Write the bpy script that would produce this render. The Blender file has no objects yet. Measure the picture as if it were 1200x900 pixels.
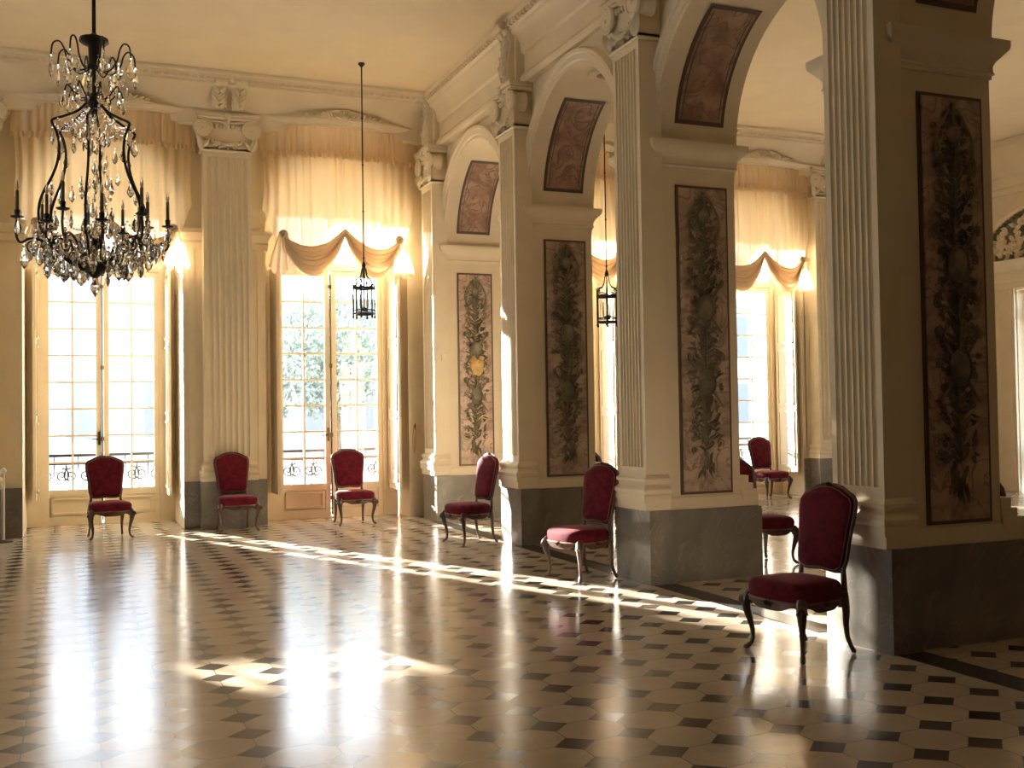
import bpy, bmesh, math, random
from mathutils import Vector, Matrix

PI = math.pi
S = bpy.context.scene
COL = S.collection

# ------------------------------------------------------------------ camera
H_EYE = 1.55
VX, VY, CC = (3618.0, 437.0), (84.0, 491.0), (600.0, 450.0)
ax, ay = Vector((VX[0]-CC[0], VX[1]-CC[1])), Vector((VY[0]-CC[0], VY[1]-CC[1]))
FPX = math.sqrt(-ax.dot(ay))
dx_ = Vector((ax.x, ax.y, FPX)).normalized()
dy_ = Vector((ay.x, ay.y, FPX)); dy_ = (dy_ - dx_*dx_.dot(dy_)).normalized()
dz_ = dy_.cross(dx_)
if dz_.y > 0: dz_ = -dz_
right = Vector((dx_.x, dy_.x, dz_.x)); down = Vector((dx_.y, dy_.y, dz_.y)); fwd = Vector((dx_.z, dy_.z, dz_.z))
cam = bpy.data.cameras.new('camera'); camo = bpy.data.objects.new('camera', cam); COL.objects.link(camo)
cam.sensor_width = 36.0; cam.sensor_fit = 'HORIZONTAL'
cam.lens = 36.0*FPX/1200.0
cam.clip_start = 0.05; cam.clip_end = 400
up = -down; back = -fwd
camo.matrix_world = Matrix(((right.x, up.x, back.x, 0), (right.y, up.y, back.y, 0), (right.z, up.z, back.z, H_EYE), (0, 0, 0, 1)))
S.camera = camo

# ------------------------------------------------------------------ light
SKY_STRENGTH = 8.0
SUN_STRENGTH = 115.0
S.view_settings.view_transform = 'Standard'
S.view_settings.look = 'None'
S.view_settings.gamma = 1.0
S.view_settings.use_curve_mapping = False
S.view_settings.exposure = -0.2

w = bpy.data.worlds.new('sky'); S.world = w; w.use_nodes = True
bg = w.node_tree.nodes['Background']
bg.inputs[0].default_value = (0.86, 0.93, 1.0, 1); bg.inputs[1].default_value = SKY_STRENGTH
sun = bpy.data.lights.new('sun', 'SUN'); suno = bpy.data.objects.new('sun', sun); COL.objects.link(suno)
sun.energy = SUN_STRENGTH; sun.angle = math.radians(0.6); sun.color = (1.0, 0.91, 0.78)
suno.location = (-8, 30, 12)
suno.rotation_euler = Vector((0.42, -1.0, -0.28)).to_track_quat('-Z', 'Y').to_euler()

WIN = [(-6.14, 16.85), (-2.62, 15.95), (0.42, 16.85), (3.64, 16.0), (7.36, 16.1), (10.95, 16.1)]   # centre x, plane of the leaves
def portal(loc, rot, sx, sy):
    l = bpy.data.lights.new('window_portal', 'AREA'); o = bpy.data.objects.new('window_portal', l); COL.objects.link(o)
    l.shape = 'RECTANGLE'; l.size = sx; l.size_y = sy; l.energy = 1
    l.cycles.is_portal = True
    o.location = loc; o.rotation_euler = rot
for cx, yp in WIN:
    portal((cx, 17.06, 2.35), (-PI/2, 0, 0), 2.1, 4.7)
S.cycles.max_bounces = 10; S.cycles.diffuse_bounces = 7; S.cycles.glossy_bounces = 4
S.cycles.transmission_bounces = 6; S.cycles.transparent_max_bounces = 12
S.cycles.caustics_reflective = False; S.cycles.caustics_refractive = False
S.cycles.sample_clamp_indirect = 8.0

# ------------------------------------------------------------------ materials
def new_mat(name):
    m = bpy.data.materials.new(name); m.use_nodes = True
    return m, m.node_tree.nodes, m.node_tree.links, m.node_tree.nodes['Principled BSDF']
def sset(b, **k):
    names = {'col': 'Base Color', 'rough': 'Roughness', 'metal': 'Metallic', 'spec': 'Specular IOR Level', 'ior': 'IOR',
             'sheen': 'Sheen Weight', 'sheenr': 'Sheen Roughness', 'coat': 'Coat Weight', 'coatr': 'Coat Roughness', 'trans': 'Transmission Weight'}
    for a, v in k.items():
        if a == 'col': v = (*v, 1)
        b.inputs[names[a]].default_value = v
def noise_col(N, L, b, c1, c2, scale, detail=4, dist=0.0, lo=0.35, hi=0.65, stretch=None):
    tc = N.new('ShaderNodeTexCoord'); src = tc.outputs['Object']
    if stretch:
        mp = N.new('ShaderNodeMapping'); mp.inputs['Scale'].default_value = stretch; L.new(src, mp.inputs['Vector']); src = mp.outputs[0]
    n = N.new('ShaderNodeTexNoise'); n.inputs['Scale'].default_value = scale; n.inputs['Detail'].default_value = detail; n.inputs['Distortion'].default_value = dist
    L.new(src, n.inputs['Vector'])
    r = N.new('ShaderNodeValToRGB'); r.color_ramp.elements[0].position = lo; r.color_ramp.elements[1].position = hi
    r.color_ramp.elements[0].color = (*c1, 1); r.color_ramp.elements[1].color = (*c2, 1)
    L.new(n.outputs['Fac'], r.inputs['Fac']); L.new(r.outputs['Color'], b.inputs['Base Color'])
    return n, r
def bump(N, L, b, h, strength, dist=0.01):
    bp = N.new('ShaderNodeBump'); bp.inputs['Strength'].default_value = strength; bp.inputs['Distance'].default_value = dist
    L.new(h, bp.inputs['Height']); L.new(bp.outputs[0], b.inputs['Normal'])
def plain(name, col, rough=0.6, **k):
    m, N, L, b = new_mat(name); sset(b, col=col, rough=rough, **k); return m
def paint(name, c1, c2, rough=0.55):
    m, N, L, b = new_mat(name); sset(b, rough=rough, spec=0.35)
    n, r = noise_col(N, L, b, c1, c2, 2.2, 6)
    bump(N, L, b, n.outputs['Fac'], 0.06); return m
def marble(name, base, base2, vein, rough=0.25, scale=2.5, vw=0.03, stretch=None):
    m, N, L, b = new_mat(name); sset(b, rough=rough)
    n, r = noise_col(N, L, b, base, base2, scale, 8, 0.6, 0.3, 0.7, stretch)
    tc = N.new('ShaderNodeTexCoord')
    n2 = N.new('ShaderNodeTexNoise'); n2.inputs['Scale'].default_value = scale*0.9; n2.inputs['Detail'].default_value = 7; n2.inputs['Distortion'].default_value = 1.6
    L.new(tc.outputs['Object'], n2.inputs['Vector'])
    s = N.new('ShaderNodeMath'); s.operation = 'SUBTRACT'; s.inputs[1].default_value = 0.5; L.new(n2.outputs['Fac'], s.inputs[0])
    a = N.new('ShaderNodeMath'); a.operation = 'ABSOLUTE'; L.new(s.outputs[0], a.inputs[0])
    r2 = N.new('ShaderNodeValToRGB'); r2.color_ramp.elements[0].color = (1, 1, 1, 1); r2.color_ramp.elements[1].color = (0, 0, 0, 1); r2.color_ramp.elements[1].position = vw
    L.new(a.outputs[0], r2.inputs['Fac'])
    mx = N.new('ShaderNodeMix'); mx.data_type = 'RGBA'
    L.new(r2.outputs['Color'], mx.inputs[0]); L.new(r.outputs['Color'], mx.inputs[6]); mx.inputs[7].default_value = (*vein, 1)
    L.new(mx.outputs[2], b.inputs['Base Color'])
    return m

M = {}
M['wall'] = paint('cream_paint', (0.68, 0.595, 0.44), (0.74, 0.65, 0.485))
M['stone'] = paint('cream_stone', (0.70, 0.61, 0.45), (0.76, 0.67, 0.505), 0.5)
M['ceil'] = paint('ceiling_paint', (0.75, 0.645, 0.47), (0.79, 0.685, 0.50), 0.7)
M['joinery'] = paint('window_paint', (0.66, 0.56, 0.40), (0.72, 0.62, 0.45), 0.4)
M['socle'] = marble('grey_socle_marble', (0.155, 0.14, 0.12), (0.245, 0.225, 0.195), (0.28, 0.255, 0.215), 0.28, 2.6, 0.012)
M['panelmarble'] = marble('pink_breccia_marble', (0.33, 0.235, 0.18), (0.56, 0.43, 0.335), (0.24, 0.165, 0.13), 0.3, 5.0, 0.05)
M['archmarble'] = marble('rose_marble', (0.21, 0.115, 0.085), (0.44, 0.29, 0.215), (0.20, 0.12, 0.09), 0.3, 4.5, 0.05)
M['border'] = plain('dark_marble_border', (0.10, 0.07, 0.055), 0.35)
m, N, L, b = new_mat('bronze_green_relief'); sset(b, rough=0.5, spec=0.4); noise_col(N, L, b, (0.075, 0.068, 0.045), (0.22, 0.185, 0.115), 7.0, 5); M['relief'] = m
m, N, L, b = new_mat('ochre_relief'); sset(b, rough=0.5); noise_col(N, L, b, (0.36, 0.22, 0.08), (0.55, 0.36, 0.13), 8.0, 4); M['ochre'] = m
m, N, L, b = new_mat('crimson_velvet'); sset(b, rough=0.85, spec=0.15, sheen=0.25, sheenr=0.35)
b.inputs['Sheen Tint'].default_value = (0.9, 0.35, 0.4, 1)
n, r = noise_col(N, L, b, (0.07, 0.004, 0.010), (0.135, 0.009, 0.021), 14.0, 5); M['velvet'] = m
m, N, L, b = new_mat('walnut'); sset(b, rough=0.32, coat=0.3, coatr=0.2); noise_col(N, L, b, (0.045, 0.02, 0.011), (0.10, 0.045, 0.023), 9.0, 5, 0.5, 0.3, 0.7, (1, 1, 0.2)); M['wood'] = m
M['trimbraid'] = plain('gilt_braid', (0.20, 0.09, 0.065), 0.5)
M['iron'] = plain('black_iron', (0.022, 0.018, 0.014), 0.42, metal=0.6)
M['brassdark'] = plain('dark_brass', (0.10, 0.07, 0.035), 0.35, metal=0.9)
M['wax'] = plain('candle_sleeve', (0.09, 0.07, 0.045), 0.5)
M['white'] = plain('white_plastic', (0.75, 0.70, 0.6), 0.5)
M['bulb'] = plain('bulb_glass', (0.85, 0.8, 0.7), 0.1, trans=0.7)
m, N, L, b = new_mat('crystal'); sset(b, col=(0.97, 0.95, 0.9), rough=0.02, trans=1.0, ior=1.55); M['crystal'] = m
def clear_glass(name, gl=0.07, tint=(1, 1, 1)):
    m, N, L, b = new_mat(name); out = N['Material Output']; N.remove(b)
    t = N.new('ShaderNodeBsdfTransparent'); t.inputs[0].default_value = (*tint, 1)
    g = N.new('ShaderNodeBsdfGlossy'); g.inputs['Roughness'].default_value = 0.02
    x = N.new('ShaderNodeMixShader'); x.inputs[0].default_value = gl
    L.new(t.outputs[0], x.inputs[1]); L.new(g.outputs[0], x.inputs[2]); L.new(x.outputs[0], out.inputs[0]); return m
M['glass'] = clear_glass('window_glass', 0.06, (0.97, 0.985, 1.0))
M['lanternglass'] = clear_glass('lantern_glass', 0.09, (0.9, 0.93, 0.93))
def fabric(name, col, trans, clear, fold=24.0):
    m, N, L, b = new_mat(name); out = N['Material Output']; N.remove(b)
    d = N.new('ShaderNodeBsdfDiffuse'); d.inputs[0].default_value = (*col, 1)
    t = N.new('ShaderNodeBsdfTranslucent'); t.inputs[0].default_value = (*col, 1)
    x = N.new('ShaderNodeMixShader'); x.inputs[0].default_value = trans
    L.new(d.outputs[0], x.inputs[1]); L.new(t.outputs[0], x.inputs[2])
    c = N.new('ShaderNodeBsdfTransparent'); y = N.new('ShaderNodeMixShader'); y.inputs[0].default_value = clear
    L.new(x.outputs[0], y.inputs[1]); L.new(c.outputs[0], y.inputs[2]); L.new(y.outputs[0], out.inputs[0]); return m
M['sheer'] = fabric('cream_sheer_silk', (0.82, 0.70, 0.50), 0.5, 0.05)
M['silk'] = fabric('cream_silk', (0.80, 0.66, 0.475), 0.45, 0.0)
M['grass'] = plain('garden_gravel', (0.62, 0.61, 0.58), 0.9)
M['facade2'] = paint('distant_plaster', (0.36, 0.385, 0.42), (0.43, 0.455, 0.49), 0.9)
M['slate'] = plain('slate', (0.20, 0.23, 0.28), 0.8)
M['darkpane'] = plain('dark_pane', (0.13, 0.155, 0.19), 0.3)
m, N, L, b = new_mat('leaf_green'); sset(b, rough=0.7); noise_col(N, L, b, (0.08, 0.12, 0.10), (0.17, 0.22, 0.19), 3.0, 3); M['leaf'] = m
M['bark'] = plain('bark', (0.08, 0.065, 0.05), 0.9)

# floor: octagons with dark cabochons
def floor_mat():
    m, N, L, b = new_mat('octagon_floor'); 
    g = N.new('ShaderNodeNewGeometry'); sp = N.new('ShaderNodeSeparateXYZ'); L.new(g.outputs['Position'], sp.inputs[0])
    def mt(op, a, bb=None):
        n = N.new('ShaderNodeMath'); n.operation = op
        for i, v in enumerate((a, bb)):
            if v is None: continue
            if isinstance(v, (int, float)): n.inputs[i].default_value = v
            else: L.new(v, n.inputs[i])
        return n.outputs[0]
    X = mt('SUBTRACT', sp.outputs[0], 4.55)
    u = mt('DIVIDE', X, 0.341)
    v = mt('DIVIDE', mt('SUBTRACT', mt('SUBTRACT', sp.outputs[1], 5.0), mt('MULTIPLY', X, 0.07)), 0.304)
    au = mt('ABSOLUTE', mt('SUBTRACT', u, mt('ROUND', u))); av = mt('ABSOLUTE', mt('SUBTRACT', v, mt('ROUND', v)))
    dark = mt('LESS_THAN', mt('ADD', au, av), 0.315)
    grout = mt('LESS_THAN', mt('MINIMUM', au, av), 0.007)
    gd = mt('LESS_THAN', mt('ABSOLUTE', mt('SUBTRACT', mt('ADD', au, av), 0.32)), 0.008)
    grout = mt('MAXIMUM', mt('MULTIPLY', grout, mt('SUBTRACT', 1.0, dark)), gd)
    cid = N.new('ShaderNodeCombineXYZ'); L.new(mt('FLOOR', u), cid.inputs[0]); L.new(mt('FLOOR', v), cid.inputs[1])
    wn = N.new('ShaderNodeTexWhiteNoise'); wn.noise_dimensions = '3D'; L.new(cid.outputs[0], wn.inputs['Vector'])
    cid2 = N.new('ShaderNodeCombineXYZ'); L.new(mt('ROUND', u), cid2.inputs[0]); L.new(mt('ROUND', v), cid2.inputs[1])
    wn2 = N.new('ShaderNodeTexWhiteNoise'); wn2.noise_dimensions = '3D'; L.new(cid2.outputs[0], wn2.inputs['Vector'])
    def ramp(fac, c1, c2):
        r = N.new('ShaderNodeValToRGB'); r.color_ramp.elements[0].color = (*c1, 1); r.color_ramp.elements[1].color = (*c2, 1); L.new(fac, r.inputs[0]); return r.outputs[0]
    def mix(f, a, c):
        x = N.new('ShaderNodeMix'); x.data_type = 'RGBA'; L.new(f, x.inputs[0])
        for i, q in ((6, a), (7, c)):
            if isinstance(q, tuple): x.inputs[i].default_value = (*q, 1)
            else: L.new(q, x.inputs[i])
        return x.outputs[2]
    light = ramp(wn.outputs['Value'], (0.49, 0.41, 0.305), (0.60, 0.505, 0.385))
    ns = N.new('ShaderNodeTexNoise'); ns.inputs['Scale'].default_value = 6; ns.inputs['Detail'].default_value = 6; L.new(g.outputs['Position'], ns.inputs['Vector'])
    light = mix(ns.outputs['Fac'], light, (0.41, 0.335, 0.245))
    dk = ramp(wn2.outputs['Value'], (0.020, 0.019, 0.018), (0.075, 0.068, 0.060))
    c = mix(dark, light, dk)
    c = mix(grout, c, (0.12, 0.09, 0.065))
    L.new(c, b.inputs['Base Color'])
    nr = N.new('ShaderNodeTexNoise'); nr.inputs['Scale'].default_value = 1.2; nr.inputs['Detail'].default_value = 5; L.new(g.outputs['Position'], nr.inputs['Vector'])
    rr = N.new('ShaderNodeMapRange'); rr.inputs['To Min'].default_value = 0.11; rr.inputs['To Max'].default_value = 0.24; L.new(nr.outputs['Fac'], rr.inputs[0])
    L.new(rr.outputs[0], b.inputs['Roughness'])
    b.inputs['IOR'].default_value = 1.72
    # each tile lies a hair out of level; worn surface undulates
    tl = N.new('ShaderNodeTexNoise'); tl.inputs['Scale'].default_value = 2.6; tl.inputs['Detail'].default_value = 2; L.new(g.outputs['Position'], tl.inputs['Vector'])
    hh = mt('SUBTRACT', mt('MULTIPLY', tl.outputs['Fac'], 0.5), mt('MULTIPLY', grout, 0.25))
    bump(N, L, b, hh, 0.10, 0.01)
    return m
M['floor'] = floor_mat()
M['band'] = marble('black_threshold_marble', (0.018, 0.017, 0.016), (0.05, 0.045, 0.04), (0.10, 0.09, 0.08), 0.2, 3.0, 0.01)

# ------------------------------------------------------------------ mesh helpers
class MB:
    def __init__(s): s.v = []; s.f = []; s.m = []
    def add(s, vs, fs, T=None, mi=0):
        o = len(s.v)
        s.v += [tuple(T @ Vector(p)) if T else tuple(p) for p in vs]
        for f in fs: s.f.append(tuple(i+o for i in f)); s.m.append(mi)
        return s
    def box(s, x0, x1, y0, y1, z0, z1, T=None, mi=0):
        return s.add([(x0,y0,z0),(x1,y0,z0),(x1,y1,z0),(x0,y1,z0),(x0,y0,z1),(x1,y0,z1),(x1,y1,z1),(x0,y1,z1)],
                     [(0,3,2,1),(4,5,6,7),(0,1,5,4),(1,2,6,5),(2,3,7,6),(3,0,4,7)], T, mi)
    def tube(s, pts, rad, n=8, closed=False, T=None, mi=0, flat=1.0):
        pts = [Vector(p) for p in pts]; k = len(pts)
        if not isinstance(rad, (list, tuple)): rad = [rad]*k
        vs = []; ref = None
        for i, p in enumerate(pts):
            a = pts[(i-1) % k] if (closed or i > 0) else p
            c = pts[(i+1) % k] if (closed or i < k-1) else p
            t = (c-a); t = t.normalized() if t.length > 1e-9 else Vector((0,0,1))
            if ref is None:
                ref = Vector((0,0,1)) if abs(t.z) < 0.9 else Vector((1,0,0))
            u = (ref - t*ref.dot(t))
            if u.length < 1e-6: u = t.orthogonal()
            u.normalize(); ref = u; w_ = t.cross(u)
            for j in range(n):
                an = 2*PI*j/n
                vs.append(p + u*math.cos(an)*rad[i] + w_*math.sin(an)*rad[i]*flat)
        fs = []
        for i in range(k if closed else k-1):
            for j in range(n):
                a, b2 = i*n+j, i*n+(j+1) % n; c, d = ((i+1) % k)*n+(j+1) % n, ((i+1) % k)*n+j
                fs.append((a, b2, c, d))
        if not closed:
            fs.append(tuple(range(n))[::-1]); fs.append(tuple((k-1)*n+j for j in range(n)))
        return s.add(vs, fs, T, mi)
    def lathe(s, prof, n=16, c=(0,0,0), T=None, mi=0):
        vs = []; fs = []
        for r, z in prof:
            for j in range(n):
                a = 2*PI*j/n; vs.append((c[0]+r*math.cos(a), c[1]+r*math.sin(a), c[2]+z))
        for i in range(len(prof)-1):
            for j in range(n):
                fs.append((i*n+j, i*n+(j+1) % n, (i+1)*n+(j+1) % n, (i+1)*n+j))
        fs.append(tuple(range(n))[::-1]); fs.append(tuple((len(prof)-1)*n+j for j in range(n)))
        return s.add(vs, fs, T, mi)
    def ell(s, c, r, n=10, k=6, T=None, mi=0):
        prof = [(max(1e-4, math.sin(PI*i/k)), -math.cos(PI*i/k)) for i in range(k+1)]
        B = Matrix.Translation(c) @ Matrix.Diagonal((*r, 1))
        return s.lathe(prof, n, T=(T @ B) if T else B, mi=mi)
    def prism(s, poly, a0, a1, axis='z', T=None, mi=0):
        def P(p, a):
            return {'z': (p[0], p[1], a), 'y': (p[0], a, p[1]), 'x': (a, p[0], p[1])}[axis]
        k = len(poly); vs = [P(p, a0) for p in poly]+[P(p, a1) for p in poly]
        fs = [(i, (i+1) % k, k+(i+1) % k, k+i) for i in range(k)]+[tuple(range(k))[::-1], tuple(range(k, 2*k))]
        return s.add(vs, fs, T, mi)
    def sweep(s, prof, path, closed=False, T=None, mi=0):
        """prof: [(out, z)], closed loop; path [(x,y)], out = right of travel, mitred."""
        k = len(path); q = len(prof); vs = []
        for i in range(k):
            p = Vector(path[i]).to_2d()
            a = Vector(path[(i-1) % k]).to_2d() if (closed or i > 0) else None
            c = Vector(path[(i+1) % k]).to_2d() if (closed or i < k-1) else None
            t1 = (p-a).normalized() if a is not None else None; t2 = (c-p).normalized() if c is not None else None
            t1 = t1 or t2; t2 = t2 or t1
            n1 = Vector((t1.y, -t1.x)); n2 = Vector((t2.y, -t2.x)); n = (n1+n2); n.normalize(); sc = 1/max(0.3, n.dot(n1))
            for o, z in prof: vs.append((p.x+n.x*o*sc, p.y+n.y*o*sc, z))
        fs = []
        for i in range(k if closed else k-1):
            for j in range(q):
                fs.append((i*q+j, i*q+(j+1) % q, ((i+1) % k)*q+(j+1) % q, ((i+1) % k)*q+j))
        if not closed: fs.append(tuple(range(q))); fs.append(tuple((k-1)*q+j for j in range(q))[::-1])
        return s.add(vs, fs, T, mi)
    def grid(s, rows, T=None, mi=0):
        r = len(rows); c = len(rows[0]); vs = [p for row in rows for p in row]
        return s.add(vs, [(i*c+j, i*c+j+1, (i+1)*c+j+1, (i+1)*c+j) for i in range(r-1) for j in range(c-1)], T, mi)
    def mesh(s, name, mats, smooth=35, recalc=True):
        me = bpy.data.meshes.new(name); me.from_pydata(s.v, [], s.f)
        for m_ in (mats if isinstance(mats, (list, tuple)) else [mats]): me.materials.append(m_)
        me.polygons.foreach_set('material_index', s.m)
        if recalc:
            bm = bmesh.new(); bm.from_mesh(me); bmesh.ops.recalc_face_normals(bm, faces=bm.faces); bm.to_mesh(me); bm.free()
        if smooth:
            me.polygons.foreach_set('use_smooth', [True]*len(me.polygons))
            me.set_sharp_from_angle(angle=math.radians(smooth))
        me.update(); return me
    def build(s, name, mats, parent=None, smooth=35, recalc=True):
        o = bpy.data.objects.new(name, s.mesh(name, mats, smooth, recalc)); COL.objects.link(o)
        if parent: o.parent = parent
        return o

def tag(o, label=None, cat=None, group=None, kind=None):
    if label: o['label'] = label
    if cat: o['category'] = cat
    if group: o['group'] = group
    if kind: o['kind'] = kind
    return o
def empty(name, loc=(0,0,0), rz=0.0, **k):
    o = bpy.data.objects.new(name, None); COL.objects.link(o); o.location = loc; o.rotation_euler = (0,0,rz); o.empty_display_size = 0.2
    return tag(o, **k)
KIDS = lambda o: [c for c in bpy.data.objects if c.parent is o]
def copy_tree(o, parent=None):
    c = o.copy(); COL.objects.link(c)
    c.parent = parent
    for ch in KIDS(o): copy_tree(ch, c)
    return c
def spiral(c, r0, turns, n, axis='y', flip=1, grow=0.12, a0=0.0):
    """points of a volute in the xz plane (axis y)."""
    out = []
    for i in range(n+1):
        t = i/n; a = a0+flip*2*PI*turns*t; r = r0*((1-t)**1.1*(1-grow)+grow)
        p = (r*math.cos(a), r*math.sin(a))
        out.append((c[0]+p[0], c[1], c[2]+p[1]))
    return out

# ------------------------------------------------------------------ room shell
YF = 15.45; YB = 17.0; XW = -8.0; XE = 15.6; YS = -2.5; ZC = 6.22
def wall_arches(name, lo, hi, zbase, ztop, openings, d0, d1, axis, mats, shift=None):
    """wall along an axis with round-headed openings [(centre, half, spring z)]."""
    shift = shift or (lambda t: 0.0)
    segs = []   # (t, zlow_left, zlow_right)
    ts = [(lo, zbase)]
    for c, r, zs in sorted(openings):
        ts.append((c-r, zbase)); n = 28
        for i in range(n+1):
            a = PI - PI*i/n
            ts.append((c+r*math.cos(a), zs+r*math.sin(a)))
        ts.append((c+r, zbase))
    ts.append((hi, zbase))
    mb = MB()
    def P(t, d, z):
        d = d+shift(t)
        return (t, d, z) if axis == 'x' else (d, t, z)
    for (t0, z0), (t1, z1) in zip(ts, ts[1:]):
        same = abs(t0-t1) < 1e-6
        if not same:
            mb.add([P(t0,d0,z0),P(t1,d0,z1),P(t1,d0,ztop),P(t0,d0,ztop)], [(0,1,2,3)])
            mb.add([P(t0,d1,z0),P(t1,d1,z1),P(t1,d1,ztop),P(t0,d1,ztop)], [(3,2,1,0)])
            mb.add([P(t0,d0,ztop),P(t1,d0,ztop),P(t1,d1,ztop),P(t0,d1,ztop)], [(0,1,2,3)])
        mb.add([P(t0,d0,z0),P(t0,d1,z0),P(t1,d1,z1),P(t1,d0,z1)], [(0,1,2,3)])
    for t in (lo, hi):
        mb.add([P(t,d0,zbase),P(t,d1,zbase),P(t,d1,ztop),P(t,d0,ztop)], [(0,1,2,3)])
    bm_o = mb.build(name, mats, None, 30, recalc=False)
    bm = bmesh.new(); bm.from_mesh(bm_o.data); bmesh.ops.remove_doubles(bm, verts=bm.verts, dist=1e-5); bmesh.ops.recalc_face_normals(bm, faces=bm.faces); bm.to_mesh(bm_o.data); bm.free()
    bm_o.data.set_sharp_from_angle(angle=math.radians(30))
    return bm_o

fl = MB().box(XW, XE, YS, YB, -0.12, 0).build('floor', M['floor'], smooth=0)
tag(fl, 'polished floor of pale octagonal tiles with small dark squares', 'floor', kind='structure')
ce = MB().box(XW, XE, YS, YB, ZC, ZC+0.2).build('ceiling', M['ceil'], smooth=0)
tag(ce, 'plain cream plaster ceiling above the whole hall', 'ceiling', kind='structure')
R_W = 1.0
wf = wall_arches('wall_facade', XW, XE, 0.0, ZC, [(cx, 1.02 if i < 3 else (1.06 if i == 3 else R_W), 4.2) for i, (cx, _) in enumerate(WIN)], YF, YB, 'x', M['wall'])
tag(wf, 'cream window wall with tall round-headed openings', 'wall', kind='structure')
WW = [7.4, 11.4]  # side windows added out of view to brighten the pillars' hall faces
ww = wall_arches('wall_west', YS, YB, 0.0, ZC, [(c, 1.0, 4.2) for c in WW], XW-0.6, XW, 'y', M['wall']); tag(ww, 'plain cream side wall left of the hall', 'wall', kind='structure')
ws = MB().box(XW, XE, YS-0.3, YS, 0, ZC).build('wall_south', M['wood'], smooth=0); tag(ws, 'dark walnut end wall opposite the windows', 'wall', kind='structure')  # unseen wall made near and dark so little light bounces onto the jambs
EC, EH = 13.1, 1.0      # east window
we = MB()
we.box(XE, XE+0.9, YS, EC-EH, 0, ZC); we.box(XE, XE+0.9, EC+EH, YB, 0, ZC); we.box(XE, XE+0.9, EC-EH, EC+EH, 3.6, ZC)
we = we.build('wall_east', M['wall'], smooth=0); tag(we, 'cream end wall of the further room with a carved overdoor', 'wall', kind='structure')

# ---- arcade
PY = [14.6, 11.45, 8.3, 5.3, 2.15, -1.0]; PT = 0.70
PDX = [0.12, 0.10, 0.0, 0.0, 0.0, 0.0]
def ash(t):
    if t <= 8.3: return 0.0
    if t <= 11.45: return 0.10*(t-8.3)/3.15
    return 0.10+0.02*min(1, (t-11.45)/3.15)
XA0, XA1, ZS = 4.93, 5.73, 3.98
arch = []
for i in range(5):
    y1, y0 = PY[i]+0.05, PY[i+1]+PT
    arch.append(((y0+y1)/2, (y1-y0)/2, ZS))
wa = wall_arches('wall_arcade', YS, YF+0.1, ZS, ZC, arch, XA0, XA1, 'y', M['wall'], ash)
tag(wa, 'cream arcade wall of round arches between hall and further room', 'wall', kind='structure')
for i, (c, r, zs) in enumerate(arch[:4]):
    n = 40
    for side, xs, sg in ((0, XA0, -1), (1, XA1, 1)):
        if side == 1 and i == 0: pass
        prof = [(0.0, 0.03), (0.0, -0.035), (0.035, -0.035), (0.05, -0.055), (0.105, -0.055), (0.12, -0.075), (0.155, -0.075), (0.175, -0.04), (0.175, 0.03)]
        mb = MB(); rows = []
        for k in range(n+1):
            a = PI*k/n
            rows.append([(xs+ash(c+(r+q[0])*math.cos(a))-sg*0+ (q[1] if sg < 0 else -q[1]), c+(r+q[0])*math.cos(a), zs+(r+q[0])*math.sin(a)) for q in prof+[prof[0]]])
        mb.grid(rows); mb.build('archivolt', M['stone'], wa)
    # rose marble panel on the soffit with dark border, and a small roundel at the crown
    def soffit(rr, x0, x1, a0, a1, name, mat, par):
        mb = MB(); rows = []
        for k in range(25):
            a = a0+(a1-a0)*k/24
            y = c+rr*math.cos(a); s_ = ash(y)
            rows.append([(x+s_, c+q*math.cos(a), zs+q*math.sin(a)) for x, q in ((x0, rr+0.02), (x0, rr), (x1, rr), (x1, rr+0.02))])
        mb.grid(rows); return mb.build(name, mat, par, 50)
    for a0, a1 in ((math.radians(9), math.radians(64)), (math.radians(116), math.radians(171))):
        pnl = soffit(r-0.008, 5.09, 5.61, a0, a1, 'marble_panel', M['border'], wa)
        d = 0.025/r
        soffit(r-0.014, 5.125, 5.575, a0+d*1.6, a1-d*1.6, 'marble_fill', M['archmarble'], pnl)
        d2 = 0.07/r
        soffit(r-0.018, 5.15, 5.158, a0+d2, a1-d2, 'inlay_line', M['border'], pnl); soffit(r-0.018, 5.542, 5.55, a0+d2, a1-d2, 'inlay_line', M['border'], pnl)
    mb = MB(); rr = MB()
    ov = MB().lathe([(0.0, -0.03), (0.17, -0.03), (0.185, -0.012), (0.17, 0.0), (0.14, -0.006)], 24)
    T = Matrix.Translation((5.35+ash(c), c, zs+r-0.008))
    m1 = MB().lathe([(0.14, 0.0), (0.19, 0.0), (0.19, -0.02), (0.16, -0.03), (0.14, -0.015)], 28, T=T).build('roundel', M['stone'], wa)
    MB().lathe([(0.145, 0.0), (0.145, -0.008), (0.08, -0.02), (0.001, -0.024)], 28, T=T).build('roundel_marble', M['archmarble'], m1)

# ---- threshold bands of dark marble along the arcade
for i in range(5):
    a, b2 = PY[i+1]+PT+0.02, PY[i]
    o = MB().box(4.74, 4.96, a, b2, -0.01, 0.004).build('trim_%d' % (i+1), M['band'], smooth=0)
    tag(o, ['black marble strip in the floor under the arch next to the window wall', 'black marble strip in the floor under the second arch from the window wall',
            'black marble strip in the floor under the arch behind the nearest chair', 'black marble strip in the floor right of the nearest pillar',
            'black marble strip in the floor under the last arch, behind the viewer'][i], 'floor strip', kind='structure')

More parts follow.
